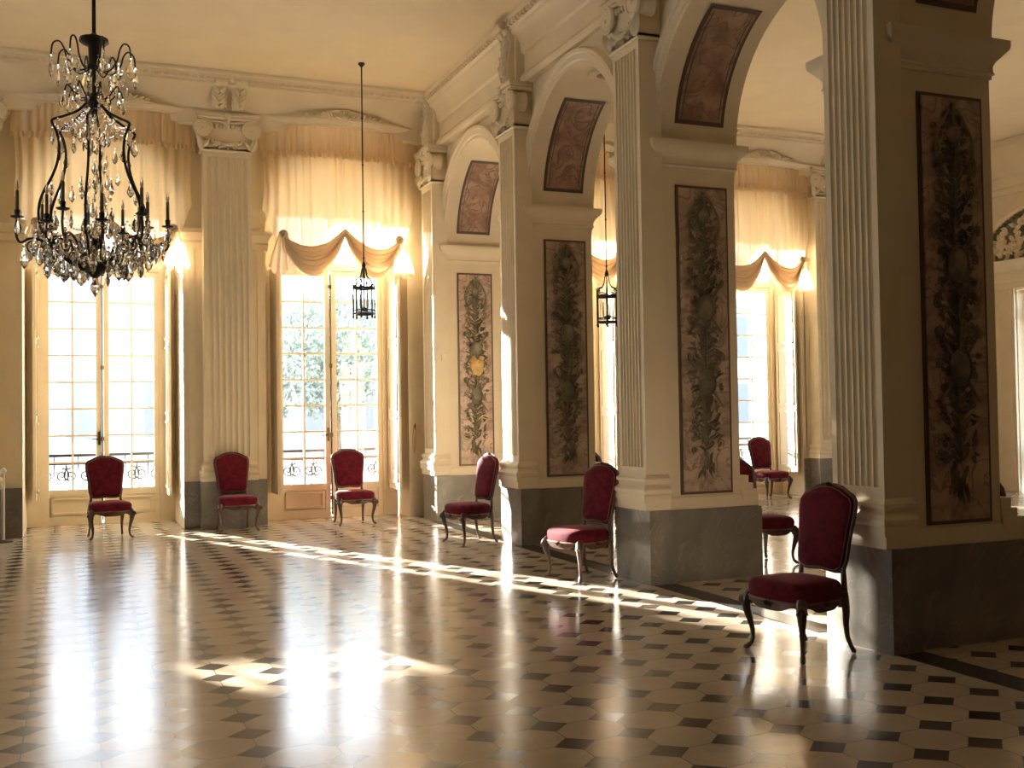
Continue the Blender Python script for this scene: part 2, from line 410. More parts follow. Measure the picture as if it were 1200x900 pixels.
# ------------------------------------------------------------------ classical details (front faces -Y, centred on x)
def fluted_poly(wd, dp, n=7, margin=0.045, depth=0.018):
    """plan polygon: front at y=0, back at y=dp."""
    pts = [(-wd/2, dp), (-wd/2, 0)]
    pitch = (wd-2*margin)/n; fr = pitch*0.40
    for k in range(n):
        c = -wd/2+margin+pitch*(k+0.5)
        for j in range(9):
            a = PI*j/8
            pts.append((c-fr*math.cos(a), depth*math.sin(a)*1.5))
    pts += [(wd/2, 0), (wd/2, dp)]
    return pts
def shaft_mesh(wd, dp, z0, z1, n=7):
    mb = MB()
    f0, f1 = z0+0.07, z1-0.07
    mb.prism(fluted_poly(wd, dp, n), f0, f1)
    mb.box(-wd/2, wd/2, 0, dp, z0, f0); mb.box(-wd/2, wd/2, 0, dp, f1, z1)
    pitch = (wd-0.09)/n; fr = pitch*0.36
    return mb
def ring_path(wd, dp): return [(-wd/2, dp), (-wd/2, 0), (wd/2, 0), (wd/2, dp)]
def rsweep(mb, prof, wd, dp):
    # travel from back left round the front to back right; outward is to the right of reversed travel
    path = ring_path(wd, dp)
    return mb.sweep(prof, path)
def base_mesh(wd, dp, z0, z1):
    h = z1-z0; P = []
    for o, t in ((-0.02, 0), (0.055, 0), (0.055, 0.22), (0.05, 0.26), (0.062, 0.34), (0.062, 0.44), (0.045, 0.52), (0.03, 0.56), (0.024, 0.64), (0.032, 0.72), (0.042, 0.76), (0.042, 0.86), (0.02, 0.93), (0.01, 1.0), (-0.02, 1.0)):
        P.append((o, z0+h*t))
    mb = MB(); rsweep(mb, P, wd, dp); return mb
def leafy(mb, c, ang, ln, wd, T=None, lift=0.02, mi=0):
    """an acanthus-like leaf lying in the xz plane, raised towards -y."""
    ca, sa = math.cos(ang), math.sin(ang); vs = []; fs = []
    n = 4
    for i in range(n+1):
        t = i/n; w_ = wd*math.sin(PI*(0.12+0.88*t)**0.8)*0.5 if t < 1 else 0.0
        bend = 0.25*ln*(t-0.5)**2
        for sgn, y in ((-1, 0.0), (0, -lift*(0.4+math.sin(PI*t))), (1, 0.0)):
            px, pz = t*ln, sgn*w_+bend
            vs.append((c[0]+px*ca-pz*sa, c[1]+y, c[2]+px*sa+pz*ca))
    for i in range(n):
        for j in range(2):
            fs.append((i*3+j, i*3+j+1, (i+1)*3+j+1, (i+1)*3+j))
    mb.add(vs, fs, T, mi)
def capital_mesh(wd, dp, z0, z1, seed=3):
    rnd = random.Random(seed); mb = MB(); h = z1-z0
    # necking, bell and abacus
    rsweep(mb, [(-0.02, z0), (0.02, z0), (0.028, z0+0.015), (0.02, z0+0.03), (0.0, z0+0.035), (0.0, z0+0.06), (-0.02, z0+0.06)], wd, dp)
    mb.box(-wd/2, wd/2, 0.0, dp, z0+0.03, z1-0.05)
    rsweep(mb, [(-0.02, z1-0.09), (0.05, z1-0.09), (0.07, z1-0.06), (0.06, z1-0.045), (0.085, z1-0.04), (0.085, z1), (-0.02, z1)], wd, dp)
    # volutes, front pair turned outwards, with side rolls
    vr = min(0.13, h*0.27)
    for sg in (-1, 1):
        c = (sg*(wd/2-0.0), -0.05, z1-0.09-vr)
        pts = spiral(c, vr, 2.3, 34, flip=sg, grow=0.1, a0=PI/2)
        mb.tube(pts, [0.026-0.016*i/34 for i in range(35)], 6)
        mb.ell(c, (0.022, 0.03, 0.022), 8, 5)
        Tm = Matrix.Translation(c) @ Matrix.Rotation(PI/2, 4, 'X')
        mb.lathe([(vr*0.92, -dp*0.8), (vr*0.7, -0.06), (vr*0.96, -0.005), (vr*0.9, 0.012), (0.01, 0.016)], 18, T=Tm)
        # acanthus under each volute
        leafy(mb, (sg*(wd/2-0.01), -0.03, z0+0.02), PI/2-sg*0.35, h*0.42, 0.10, lift=0.04)
        leafy(mb, (sg*(wd/2-0.01), -0.03, z0+0.05), PI/2+sg*0.7, h*0.25, 0.07, lift=0.03)
    # band joining volutes, egg-and-dart, garland
    mb.tube([(-wd/2, -0.04, z1-0.10), (0, -0.035, z1-0.125), (wd/2, -0.04, z1-0.10)], 0.016, 6)
    for k in range(7):
        x = -wd*0.34+wd*0.68*k/6
        mb.ell((x, -0.015, z1-0.17), (wd*0.04, 0.03, 0.038), 8, 5)
    for k in range(15):
        t = -1+2*k/14; x = t*wd*0.40; z = z0+0.10+0.085*t*t
        mb.ell((x, -0.02-0.02*(1-t*t), z), (0.026, 0.022, 0.026), 7, 4)
    for k in range(16):
        t = rnd.uniform(-1, 1); leafy(mb, (t*wd*0.38, -0.012, z0+0.08+0.085*t*t), rnd.uniform(0, 2*PI), 0.08, 0.035, lift=0.02)
    leafy(mb, (0, -0.03, z1-0.16), PI/2, 0.14, 0.11, lift=0.05)
    mb.ell((0, -0.08, z1-0.035), (0.05, 0.035, 0.05), 10, 6)
    return mb
def console_mesh(wd, h, d0, d1, z0):
    """S-scroll bracket; front bulges to -y: foot d0 out, head d1 out."""
    mb = MB(); n = 24; prof = []
    for i in range(n+1):
        t = i/n
        prof.append((-(d0+(d1-d0)*t**1.7+0.05*math.sin(2*PI*t)), z0+h*t))
    poly = [(0.08, z0), (0.08, z0+h)]+[(y, z) for y, z in reversed(prof)]
    mb.prism([(p[0], p[1]) for p in poly], -wd/2, wd/2, 'x')
    for z, d, r in ((z0+h*0.95, d1-0.01, 0.055), (z0+0.03, d0+0.02, 0.045)):
        Tm = Matrix.Translation((0, -d, z)) @ Matrix.Rotation(PI/2, 4, 'Y')
        mb.lathe([(0.001, -wd/2-0.02), (r*0.6, -wd/2-0.02), (r, -wd/2-0.005), (r*0.85, -wd/2+0.01), (r*0.85, wd/2-0.01), (r, wd/2+0.005), (r*0.6, wd/2+0.02), (0.001, wd/2+0.02)], 16, T=Tm)
    for i in range(5):
        t = 0.15+0.16*i; y = prof[int(t*n)][0]; z = prof[int(t*n)][1]
        leafy(mb, (0, y-0.008, z-0.06), PI/2-0.7, 0.16, 0.08, lift=0.03); leafy(mb, (0, y-0.008, z-0.06), PI/2+0.7, 0.16, 0.08, lift=0.03)
    pts = [(x, prof[i][0]-0.006, prof[i][1]) for x in (0,) for i in range(2, n-1)]
    mb.tube(pts, 0.016, 6)
    for sx in (-1, 1):
        mb.tube([(sx*wd*0.42, prof[i][0]-0.002, prof[i][1]) for i in range(1, n)], 0.010, 5)
    return mb

# ------------------------------------------------------------------ facade pilasters
XP = [-7.78, -4.50, -1.22, 2.03]
PW = 0.66; FZ0, FZ1 = 0.92, 5.25; PD = 0.24
f_sh = shaft_mesh(PW, PD, FZ0, FZ1, 7).mesh('shaft', M['stone'], 20)
f_ba = base_mesh(PW, PD, 0.66, FZ0).mesh('base_moulding', M['stone'])
f_ca = capital_mesh(PW+0.02, PD, FZ1, 5.78).mesh('capital', M['stone'], 40)
f_co = console_mesh(0.15, 0.30, 0.05, 0.36, 5.83).mesh('console', M['stone'], 40)
def put(name, me, parent, loc=(0,0,0), rz=0):
    o = bpy.data.objects.new(name, me); COL.objects.link(o); o.parent = parent; o.location = loc; o.rotation_euler = (0,0,rz); return o
def facade_pilaster(xc, l, r, label, inner=(True, True)):
    """l, r: distance from the axis to the opening each side."""
    e = empty('pilaster', (xc, YF-PD, 0), label=label, cat='pilaster', kind='structure', group='fluted pilasters on the window wall')
    put('shaft', f_sh, e); put('base_moulding', f_ba, e); put('capital', f_ca, e)
    for s in (-1, 1): put('console', f_co, e, (s*0.135, -0.13, 0))
    MB().box(-PW/2-0.05, PW/2+0.05, -0.05, PD, 0, 0.66).build('plinth', M['socle'], e, 0)
    mb = MB()
    mb.box(-l+0.001, -PW/2-0.05, PD-0.03, PD+0.01, 0, 0.655); mb.box(PW/2+0.05, r-0.001, PD-0.03, PD+0.01, 0, 0.655)
    mb.build('dado', M['socle'], e, 0)
    prof = [(0.01, 3.92), (-0.03, 3.92), (-0.035, 3.96), (-0.045, 4.0), (-0.03, 4.03), (-0.06, 4.10), (-0.085, 4.13), (-0.085, 4.19), (0.01, 4.19)]
    mb = MB()
    mb.sweep([(-o, z) for o, z in prof], [(-l, PD+0.5), (-l, PD), (-PW/2, PD)])
    mb.sweep([(-o, z) for o, z in prof], [(PW/2, PD), (r, PD), (r, PD+0.5)])
    mb.build('impost_moulding', M['stone'], e)
    # raised flat strip between shaft and opening
    mb = MB(); mb.box(PW/2+0.10, r-0.07, PD-0.015, PD+0.01, 0.72, 3.88); mb.box(-l+0.07, -PW/2-0.10, PD-0.015, PD+0.01, 0.72, 3.88)
    mb.build('wall_strip', M['stone'], e)
    return e
facade_pilaster(XP[3], 2.03-1.44, 2.58-2.03, 'fluted cream pilaster between the two hall windows, chair at its foot')
facade_pilaster(XP[2], 0.375, 0.62, 'fluted cream pilaster at the left edge of the photo, left of the chandelier')
facade_pilaster(XP[1], 0.62, 0.85, 'fluted cream pilaster beyond the left edge of the photo')
facade_pilaster(9.155, 0.79, 0.79, 'fluted cream pilaster between the further room windows, behind the pillars')
facade_pilaster(12.45, 0.50, 0.50, 'fluted cream pilaster right of the window with the chair in the further room')

# cornices
def cornice(name, prof, path, label, beads):
    o = MB().sweep(prof, path).build(name, M['stone'], None, 25)
    tag(o, label, 'cornice', kind='structure')
    mb = MB()
    for p, a, sz in beads: mb.box(-sz[0], sz[0], -sz[1], sz[1], -sz[2], sz[2], T=Matrix.Translation(p) @ Matrix.Rotation(a, 4, 'Z'))
    mb.build('dentil_band', M['stone'], o, 0)
    return o
pf = [(-0.1, 5.58), (0.20, 5.60), (0.245, 5.63), (0.25, 5.74), (0.26, 5.82), (0.29, 5.84), (0.30, 5.86), (0.36, 5.93), (0.46, 6.01), (0.58, 6.065), (0.66, 6.08), (0.67, 6.11), (0.76, 6.13), (0.78, 6.17), (0.83, 6.18), (0.84, 6.215), (-0.1, 6.215)]
def fpath(x0, x1): return [(x0, YF), (x1, YF)]
bd = lambda x0, x1: [((x0+0.09*k, YF-0.735, 6.125), 0, (0.026, 0.03, 0.02)) for k in range(int((x1-x0)/0.09))]
cornice('cornice_facade', pf, fpath(XW, 5.0), 'deep coved cornice along the hall window wall', bd(XW, 4.7))
cornice('cornice_facade', pf, fpath(5.7, XE), 'coved cornice above the windows of the further room', bd(5.75, XE))
pa = [(-0.15, 5.40), (0.035, 5.43), (0.05, 5.46), (0.05, 5.50), (0.02, 5.55), (0.0, 5.57), (0.0, 5.78), (0.03, 5.80), (0.04, 5.84), (0.05, 5.92), (0.085, 6.0), (0.13, 6.04), (0.14, 6.07), (0.17, 6.09), (0.18, 6.14), (0.21, 6.15), (0.215, 6.215), (-0.15, 6.215)]
cornice('cornice_arcade', [(-o, z) for o, z in pa], [(4.97, YS), (4.97, YF)], 'moulded cornice above the arches on the hall side', [((4.775, 14.6-0.09*k, 6.115), 0, (0.02, 0.026, 0.02)) for k in range(130)])
cornice('cornice_arcade', pa, [(5.72, YS), (5.72, YF)], 'moulded cornice above the arches on the further room side', [])
pe = [(-0.1, 5.3), (0.05, 5.33), (0.07, 5.42), (0.04, 5.46), (0.04, 5.62), (0.08, 5.66), (0.10, 5.80), (0.18, 5.95), (0.34, 6.08), (0.36, 6.12), (0.44, 6.15), (0.45, 6.21), (-0.1, 6.21)]
cornice('cornice_east', [(-o, z) for o, z in pe], [(XE, YS), (XE, YF)], 'stepped cornice over the carved overdoor in the further room', [])

# ------------------------------------------------------------------ relief ornament for the marble panels
def ornament(seed, h=2.82, basket=False):
    rnd = random.Random(seed); mb = MB(); y = -0.004
    mb.tube([(0.012*math.sin(z*6), y-0.008, z) for z in [0.42+0.06*i for i in range(int((h-0.6)/0.06))]], 0.011, 6)
    z = 0.40
    while z < h-0.18:
        sz = 0.055+0.03*math.sin(PI*(z/h))
        for s in (-1, 1):
            leafy(mb, (0, y, z), PI/2-s*rnd.uniform(0.5, 1.2), sz*rnd.uniform(1.0, 1.6), 0.028, lift=0.016)
            if rnd.random() < 0.85:
                leafy(mb, (s*rnd.uniform(0.03, 0.12), y, z+0.02), PI/2-s*rnd.uniform(-0.6, 2.2), sz*rnd.uniform(0.7, 1.3), 0.026, lift=0.014)
            if rnd.random() < 0.4:
                c = (s*rnd.uniform(0.09, 0.17), y-0.008, z+rnd.uniform(-0.02, 0.03))
                mb.tube(spiral(c, rnd.uniform(0.02, 0.045), 1.5, 16, flip=rnd.choice((-1, 1)), grow=0.15, a0=rnd.uniform(0, 6)), 0.005, 5)
                mb.ell(c, (0.009, 0.01, 0.009), 7, 4)
            if rnd.random() < 0.5:
                mb.ell((s*rnd.uniform(0.03, 0.14), y-0.006, z), (0.013, 0.014, 0.013), 7, 4)
        z += 0.036
    # trophies: crossed staffs, shield, mask, urn on top
    for zc in (h*0.36, h*0.60):
        for s in (-1, 1):
            mb.tube([(-s*0.17, y-0.014, zc-0.22), (s*0.17, y-0.02, zc+0.22)], 0.011, 6)
            mb.ell((s*0.175, y-0.02, zc+0.23), (0.024, 0.02, 0.04), 8, 5)
        mb.ell((0, y-0.018, zc), (0.085, 0.03, 0.115), 14, 7)
        mb.tube([(0.085*math.cos(a), y-0.03, zc+0.115*math.sin(a)) for a in [2*PI*i/20 for i in range(20)]], 0.010, 5, closed=True)
    for s in (-1, 1):
        pts = [(s*(0.03+0.13*math.sin(t*2.6)), y-0.015, h-0.10-0.42*t) for t in [i/14 for i in range(15)]]
        mb.tube(pts, 0.014, 6, flat=0.5)
    mb.ell((0, y-0.012, h-0.28), (0.06, 0.025, 0.07), 12, 6); mb.box(-0.012, 0.012, y-0.02, y, h-0.24, h-0.06); mb.box(-0.05, 0.05, y-0.018, y, h-0.14, h-0.118)
    # falling sprigs at the foot
    for k in range(16):
        leafy(mb, (rnd.uniform(-0.07, 0.07), y, 0.40-0.012*k), -PI/2+rnd.uniform(-0.9, 0.9), 0.10, 0.035, lift=0.015)
    return mb
ORN = [ornament(s).mesh('carved_ornament', M['relief'], 60, recalc=False) for s in (5, 11, 23)]
def basket_mesh():
    mb = MB(); rnd = random.Random(4)
    mb.lathe([(0.05, -0.10), (0.085, -0.06), (0.10, 0.0), (0.115, 0.06), (0.12, 0.07), (0.10, 0.08)], 16, T=Matrix.Translation((0.01, -0.01, 1.42)) @ Matrix.Diagonal((1, 0.35, 1, 1)))
    for k in range(12): mb.ell((rnd.uniform(-0.09, 0.11), -0.03, 1.50+rnd.uniform(0, 0.09)), (0.03, 0.025, 0.03), 8, 5)
    return mb
BASKET = basket_mesh().mesh('carved_basket', M['ochre'], 50)

# ------------------------------------------------------------------ arcade pillars
AW = 0.49; AZ0, AZ1 = 0.97, 4.88; APD = 0.22
a_sh = shaft_mesh(AW, APD, AZ0, AZ1, 7).mesh('shaft', M['stone'], 20)
a_ba = base_mesh(AW, APD, 0.74, AZ0).mesh('base_moulding', M['stone'])
a_pl = MB().box(-AW/2-0.045, AW/2+0.045, -0.035, APD, 0.66, 0.745).mesh('base_block', M['stone'], 0)
a_ca = capital_mesh(AW+0.02, APD, AZ1, 5.42, 7).mesh('capital', M['stone'], 40)
a_co = console_mesh(0.30, 0.72, 0.06, 0.20, 5.44).mesh('console', M['stone'], 40)
PL_LABEL = ['cream pillar in the corner beside the window wall, bright rose marble panel on it',
            'cream pillar second from the window wall, with sunlit fluted side',
            'cream pillar with grey carved panel, behind the red chair in the middle',
            'nearest dark pillar behind the near chair, deep in shade',
            'cream pillar outside the photo, beyond the right edge', 'cream pillar outside the photo, behind the viewer']
for i in range(6):
    e = empty('pillar', (4.71+PDX[i], PY[i], 0), label=PL_LABEL[i], cat='pillar', kind='structure', group='pillars of the arcade')
    x1 = XA1-4.71; depth = PT if i else 0.86
    MB().box(0.22, x1, 0.05, depth, 0.60, ZS).build('pillar_body', M['wall'], e, 0)
    # marble socle with step: under pilaster and under jamb
    mb = MB()
    mb.box(-0.0, 0.235, -0.05, min(depth, 0.58), 0, 0.655); mb.box(0.23, x1+0.20, 0.0, depth+0.02, 0, 0.65)
    mb.build('socle', M['socle'], e, 0)
    prof = [(-0.08, 0.645), (0.03, 0.645), (0.03, 0.70), (0.02, 0.715), (0.02, 0.74), (0.006, 0.76), (-0.08, 0.76)]
    rect = [(0.22, 0.05), (x1, 0.05), (x1, depth), (0.22, depth)]
    mb = MB(); mb.sweep(prof, [(0.22, 0.05), (x1, 0.05), (x1, depth)])
    mb.box(x1, x1+0.19, 0.03, depth, 0.64, 0.80); mb.box(x1, x1+0.14, 0.04, depth, 0.80, 0.86); mb.box(x1, x1+0.09, 0.045, depth, 0.86, 0.93)
    mb.build('sill_moulding', M['stone'], e)
    prof = [(-0.05, 3.74), (0.012, 3.74), (0.012, 3.76), (0.03, 3.775), (0.02, 3.79), (0.02, 3.83), (0.035, 3.86), (0.07, 3.90), (0.095, 3.93), (0.10, 3.955), (0.10, ZS+0.01), (-0.05, ZS+0.01)]
    path = [(0.20, 0.30), (0.20, 0.05), (x1, 0.05), (x1, depth), (0.20, depth), (0.20, 0.40)] if i else [(0.20, 0.30), (0.20, 0.05), (x1, 0.05), (x1, depth)]
    MB().sweep(prof, path).build('impost', M['stone'], e, 30)
    # pilaster on the hall side: local front -Y turned to face -X
    yc = AW/2 - 0.0
    for nm, me in (('shaft', a_sh), ('base_moulding', a_ba), ('base_block', a_pl), ('capital', a_ca), ('console', a_co)):
        if nm == 'console': put(nm, me, e, (0.10, yc, 0), -PI/2)
        else: put(nm, me, e, (0, yc, 0), -PI/2)
    # entablature block over the capital
    MB().box(0.06, 0.25, yc-AW/2+0.04, yc+AW/2-0.04, 5.40, 6.05).build('frieze_block', M['stone'], e, 0)
    # marble panel on the jamb facing the viewer
    pc = 0.645+0.01
    p = MB().box(pc-0.275, pc+0.275, 0.035, 0.052, 0.78, 3.60).build('marble_panel', M['border'], e, 0)
    MB().box(pc-0.25, pc+0.25, 0.027, 0.036, 0.805, 3.575).build('marble_fill', M['panelmarble'], p, 0)
    o = put('carved_ornament', ORN[i % 3], p, (pc, 0.027, 0.78))
    if i == 0: put('carved_basket', BASKET, p, (pc, 0.027, 0.78))
    if i: 
        q = MB().box(pc-0.275, pc+0.275, depth-0.002, depth+0.015, 0.78, 3.60).build('rear_panel', M['panelmarble'], e, 0)

# ------------------------------------------------------------------ French windows
def win_leaf(x0, x1, hinge):
    """one casement: stiles, rails, glazing bars, sunk panel at the foot. x0..x1, y 0..0.05."""
    st = 0.075; mb = MB(); zt, zp = 3.74, 0.50
    mb.box(x0, x0+st, 0, 0.05, 0.02, zt); mb.box(x1-st, x1, 0, 0.05, 0.02, zt)
    mb.box(x0+st, x1-st, 0, 0.05, 0.02, 0.13); mb.box(x0+st, x1-st, 0, 0.05, zp-0.07, zp+0.02); mb.box(x0+st, x1-st, 0, 0.05, zt-0.085, zt)
    mb.box(x0+st, x1-st, 0.02, 0.035, 0.13, zp-0.07)
    for a, b2, c, d in ((x0+st+0.03, x1-st-0.03, 0.16, zp-0.10),):
        for q in ((a, b2, c, c+0.028), (a, b2, d-0.028, d), (a, a+0.028, c, d), (b2-0.028, b2, c, d)):
            mb.box(q[0], q[1], -0.012, 0.022, q[2], q[3])
    xm = (x0+x1)/2; mb.box(xm-0.014, xm+0.014, 0.008, 0.042, zp+0.02, zt-0.085)
    n = 8
    for k in range(1, n):
        z = zp+0.02+(zt-0.085-zp-0.02)*k/n; mb.box(x0+st, x1-st, 0.010, 0.040, z-0.013, z+0.013)
    gl = MB().box(x0+st-0.005, x1-st+0.005, 0.023, 0.027, zp, zt-0.08)
    return mb, gl
def make_window(name, shutters=True):
    e = empty(name, (0, 0, 0), kind='structure', cat='window')
    mb = MB()
    # outer frame filling between the leaves and the reveal, transom, top light, boarded arch
    for s in (-1, 1):
        a, b2 = sorted((s*0.80, s*1.03)); mb.box(a, b2, -0.03, 0.09, 0, 4.62)
    mb.box(-0.80, 0.80, -0.04, 0.10, 3.745, 3.85)
    mb.box(-0.80, 0.80, -0.02, 0.08, 4.55, 4.62); mb.box(-0.03, 0.03, 0.0, 0.06, 3.85, 4.55)
    for x in (-0.42, 0.42): mb.box(x-0.014, x+0.014, 0.005, 0.045, 3.85, 4.55)
    mb.box(-0.80, 0.80, -0.01, 0.06, 0, 0.02)
    mb.build('frame', M['joinery'], e, 0)
    arc = [(1.03*math.cos(PI*k/24), 4.20+1.03*math.sin(PI*k/24)) for k in range(25)]
    arc = [(x, max(z, 4.60)) for x, z in arc if True]
    MB().prism([(-1.02, 4.58), (1.02, 4.58)]+[p for p in arc if p[1] > 4.60], 0.0, 0.06, 'y').build('arched_board', M['joinery'], e, 0)
    MB().box(-0.80, 0.80, 0.023, 0.027, 3.85, 4.55).build('transom_glass', M['glass'], e, 0)
    for s in (-1, 1):
        x0, x1 = (-0.80, -0.015) if s < 0 else (0.015, 0.80)
        mb, gl = win_leaf(x0, x1, s)
        c = mb.build('casement', M['joinery'], e, 0)
        gl.build('glass_pane', M['glass'], c, 0)
        if s < 0:
            h = MB(); h.box(-0.06, -0.03, -0.012, 0.0, 1.16, 1.36); h.tube([(-0.045, -0.01, 1.25), (-0.045, -0.05, 1.25), (-0.15, -0.055, 1.245)], 0.010, 6)
            h.build('handle', M['brassdark'], c)
            b_ = MB(); b_.tube([(0.0, -0.015, 0.05), (0.0, -0.015, 3.70)], 0.012, 8)
            for z in (0.3, 1.25, 2.3, 3.5): b_.box(-0.022, 0.022, -0.022, 0.0, z-0.03, z+0.03)
            b_.build('espagnolette_bolt', M['brassdark'], c)
        if shutters:
            mb = MB(); x = s*0.90
            mb.box(x-0.02, x+0.02, -0.62, -0.06, 0.42, 3.72)
            for za, zb in ((0.52, 1.5), (1.6, 2.6), (2.7, 3.62)):
                for q in ((-0.57, -0.11, za, za+0.03), (-0.57, -0.11, zb-0.03, zb), (-0.57, -0.54, za, zb), (-0.14, -0.11, za, zb)):
                    mb.box(x-s*0.03-0.006, x-s*0.03+0.016, q[0], q[1], q[2], q[3])
            mb.build('shutter', M['joinery'], e, 0)
    # iron balcony rail behind the leaves
    mb = MB(); yr = 0.55
    mb.box(-1.0, 1.0, yr-0.02, yr+0.02, 0.98, 1.02); mb.box(-1.0, 1.0, yr-0.015, yr+0.015, 0.08, 0.11); mb.box(-1.0, 1.0, yr-0.01, yr+0.01, 0.86, 0.88)
    for k in range(6):
        x = -0.83+0.333*k
        mb.tube([(x-0.165, yr, 0.1), (x-0.165, yr, 1.0)], 0.009, 5)
        for s in (-1, 1):
            mb.tube(spiral((x+s*0.06, yr, 0.70), 0.11, 1.7, 20, flip=s, a0=PI/2), 0.011, 5)
            mb.tube(spiral((x+s*0.06, yr, 0.30), 0.11, 1.7, 20, flip=-s, a0=-PI/2), 0.011, 5)
        mb.tube([(x, yr, 0.12), (x+0.04, yr, 0.5), (x, yr, 0.86)], 0.008, 5); mb.tube([(x, yr, 0.12), (x-0.04, yr, 0.5), (x, yr, 0.86)], 0.008, 5)
    mb.build('balcony_rail', M['iron'], e)
    return e
w0 = make_window('window_1')
WLAB = ['tall French window outside the photo, furthest along the hall', 'tall French window just left of the photo', 'tall French window behind the crystal chandelier, chair in front of it',
        'tall French window right of the fluted pilaster, lantern hanging before it', 'French window of the further room seen as a sliver through the second arch',
        'French window of the further room seen through the wide arch']
for i, (cx, yp) in enumerate(WIN):
    o = w0 if i == 0 else copy_tree(w0)
    o.location = (cx, yp, 0); o.name = 'window_%d' % (i+1); o['label'] = WLAB[i]
for i, c in enumerate(WW):
    o = copy_tree(w0); o.location = (XW-0.45, c, 0); o.rotation_euler = (0, 0, PI/2); o.name = 'window_%d' % (8+i)
    o['label'] = ['tall French window in the side wall left of the photo, nearer the viewer', 'tall French window in the side wall left of the photo, further from the viewer'][i]
    portal((XW-0.66, c, 2.35), (0, -PI/2, 0), 4.7, 2.1)
# east window with carved overdoor
def east_window():
    e = empty('window_7', (XE, EC, 0), -PI/2, label='glazed door under a carved lunette in the further room, by the right edge', cat='window', kind='structure')
    mb = MB()
    for s in (-1, 1):
        a, b2 = sorted((s*1.0, s*1.34)); mb.box(a, b2, -0.05, 0.02, 0, 3.62)
        a, b2 = sorted((s*1.06, s*1.28)); mb.box(a, b2, -0.07, 0.0, 0.02, 3.6)
    mb.build('casing', M['joinery'], e, 0)
    mb = MB(); mb.sweep([(0.02, 3.62), (-0.08, 3.62), (-0.08, 3.72), (-0.10, 3.74), (-0.10, 3.92), (-0.14, 3.96), (-0.22, 4.04), (-0.24, 4.12), (0.02, 4.14)], [(1.9, 0), (-1.9, 0)])
    mb.build('entablature', M['stone'], e)
    n = 32; r = 1.72; mb = MB(); rows = []
    for k in range(n+1):
        a = PI*k/n
        rows.append([((r+o)*math.cos(a), y, 4.14+(r+o)*math.sin(a)*0.56) for o, y in ((-0.02, 0.02), (-0.02, -0.07), (0.04, -0.10), (0.10, -0.10), (0.14, -0.05), (0.14, 0.02))])
    mb.grid(rows); fr = mb.build('lunette_frame', M['stone'], e)
    mb = MB()
    for k in range(46):
        a = PI*(k+0.5)/46; mb.ell((1.64*math.cos(a), -0.05, 4.14+1.64*0.56*math.sin(a)), (0.03, 0.04, 0.03), 6, 4)
    mb.build('bead_band', M['relief'], e)
    pts = [(1.70*math.cos(PI*k/24), 4.14+1.70*0.56*math.sin(PI*k/24)) for k in range(25)]
    pn = MB().prism(pts, -0.02, 0.02, 'y').build('lunette_panel', M['relief'], e, 0)
    rnd = random.Random(8); mb = MB()
    for k in range(190):
        x = rnd.uniform(-1.5, 1.5); z = rnd.uniform(0.05, 0.92*math.sqrt(max(0, 1.55**2-x*x))*0.56)
        leafy(mb, (x, -0.02, 4.14+z), rnd.uniform(0, 2*PI), rnd.uniform(0.12, 0.24), 0.09, lift=0.05)
        if k % 6 == 0: mb.ell((x, -0.04, 4.14+z), (0.06, 0.04, 0.07), 8, 5)
    mb.build('carved_ornament', M['stone'], pn, 60, recalc=False)
    mb = MB(); yy = 0.25
    for s in (-1, 1):
        a, b2 = sorted((s*0.90, s*1.0)); mb.box(a, b2, yy, yy+0.08, 0, 3.6)
        a, b2 = sorted((s*0.02, s*0.09)); mb.box(a, b2, yy, yy+0.06, 0, 3.1)
    mb.box(-0.9, 0.9, yy, yy+0.08, 3.05, 3.2); mb.box(-0.9, 0.9, yy, yy+0.06, 3.5, 3.6); mb.box(-0.9, 0.9, yy+0.01, yy+0.05, 0, 0.78)
    for s in (-1, 1):
        mb.box(s*0.48-0.015, s*0.48+0.015, yy+0.01, yy+0.04, 0.78, 3.5)
        for k in range(1, 7): mb.box(min(s*0.09, s*0.9), max(s*0.09, s*0.9), yy+0.01, yy+0.04, 0.78+0.38*k-0.012, 0.78+0.38*k+0.012)
    mb.build('casement', M['joinery'], e, 0)
    MB().box(-0.9, 0.9, yy+0.02, yy+0.025, 0.78, 3.5).build('glass_pane', M['glass'], e, 0)
    portal((XE+0.95, EC, 1.9), (0, PI/2, 0), 3.6, 2.0)
    return e
east_window()

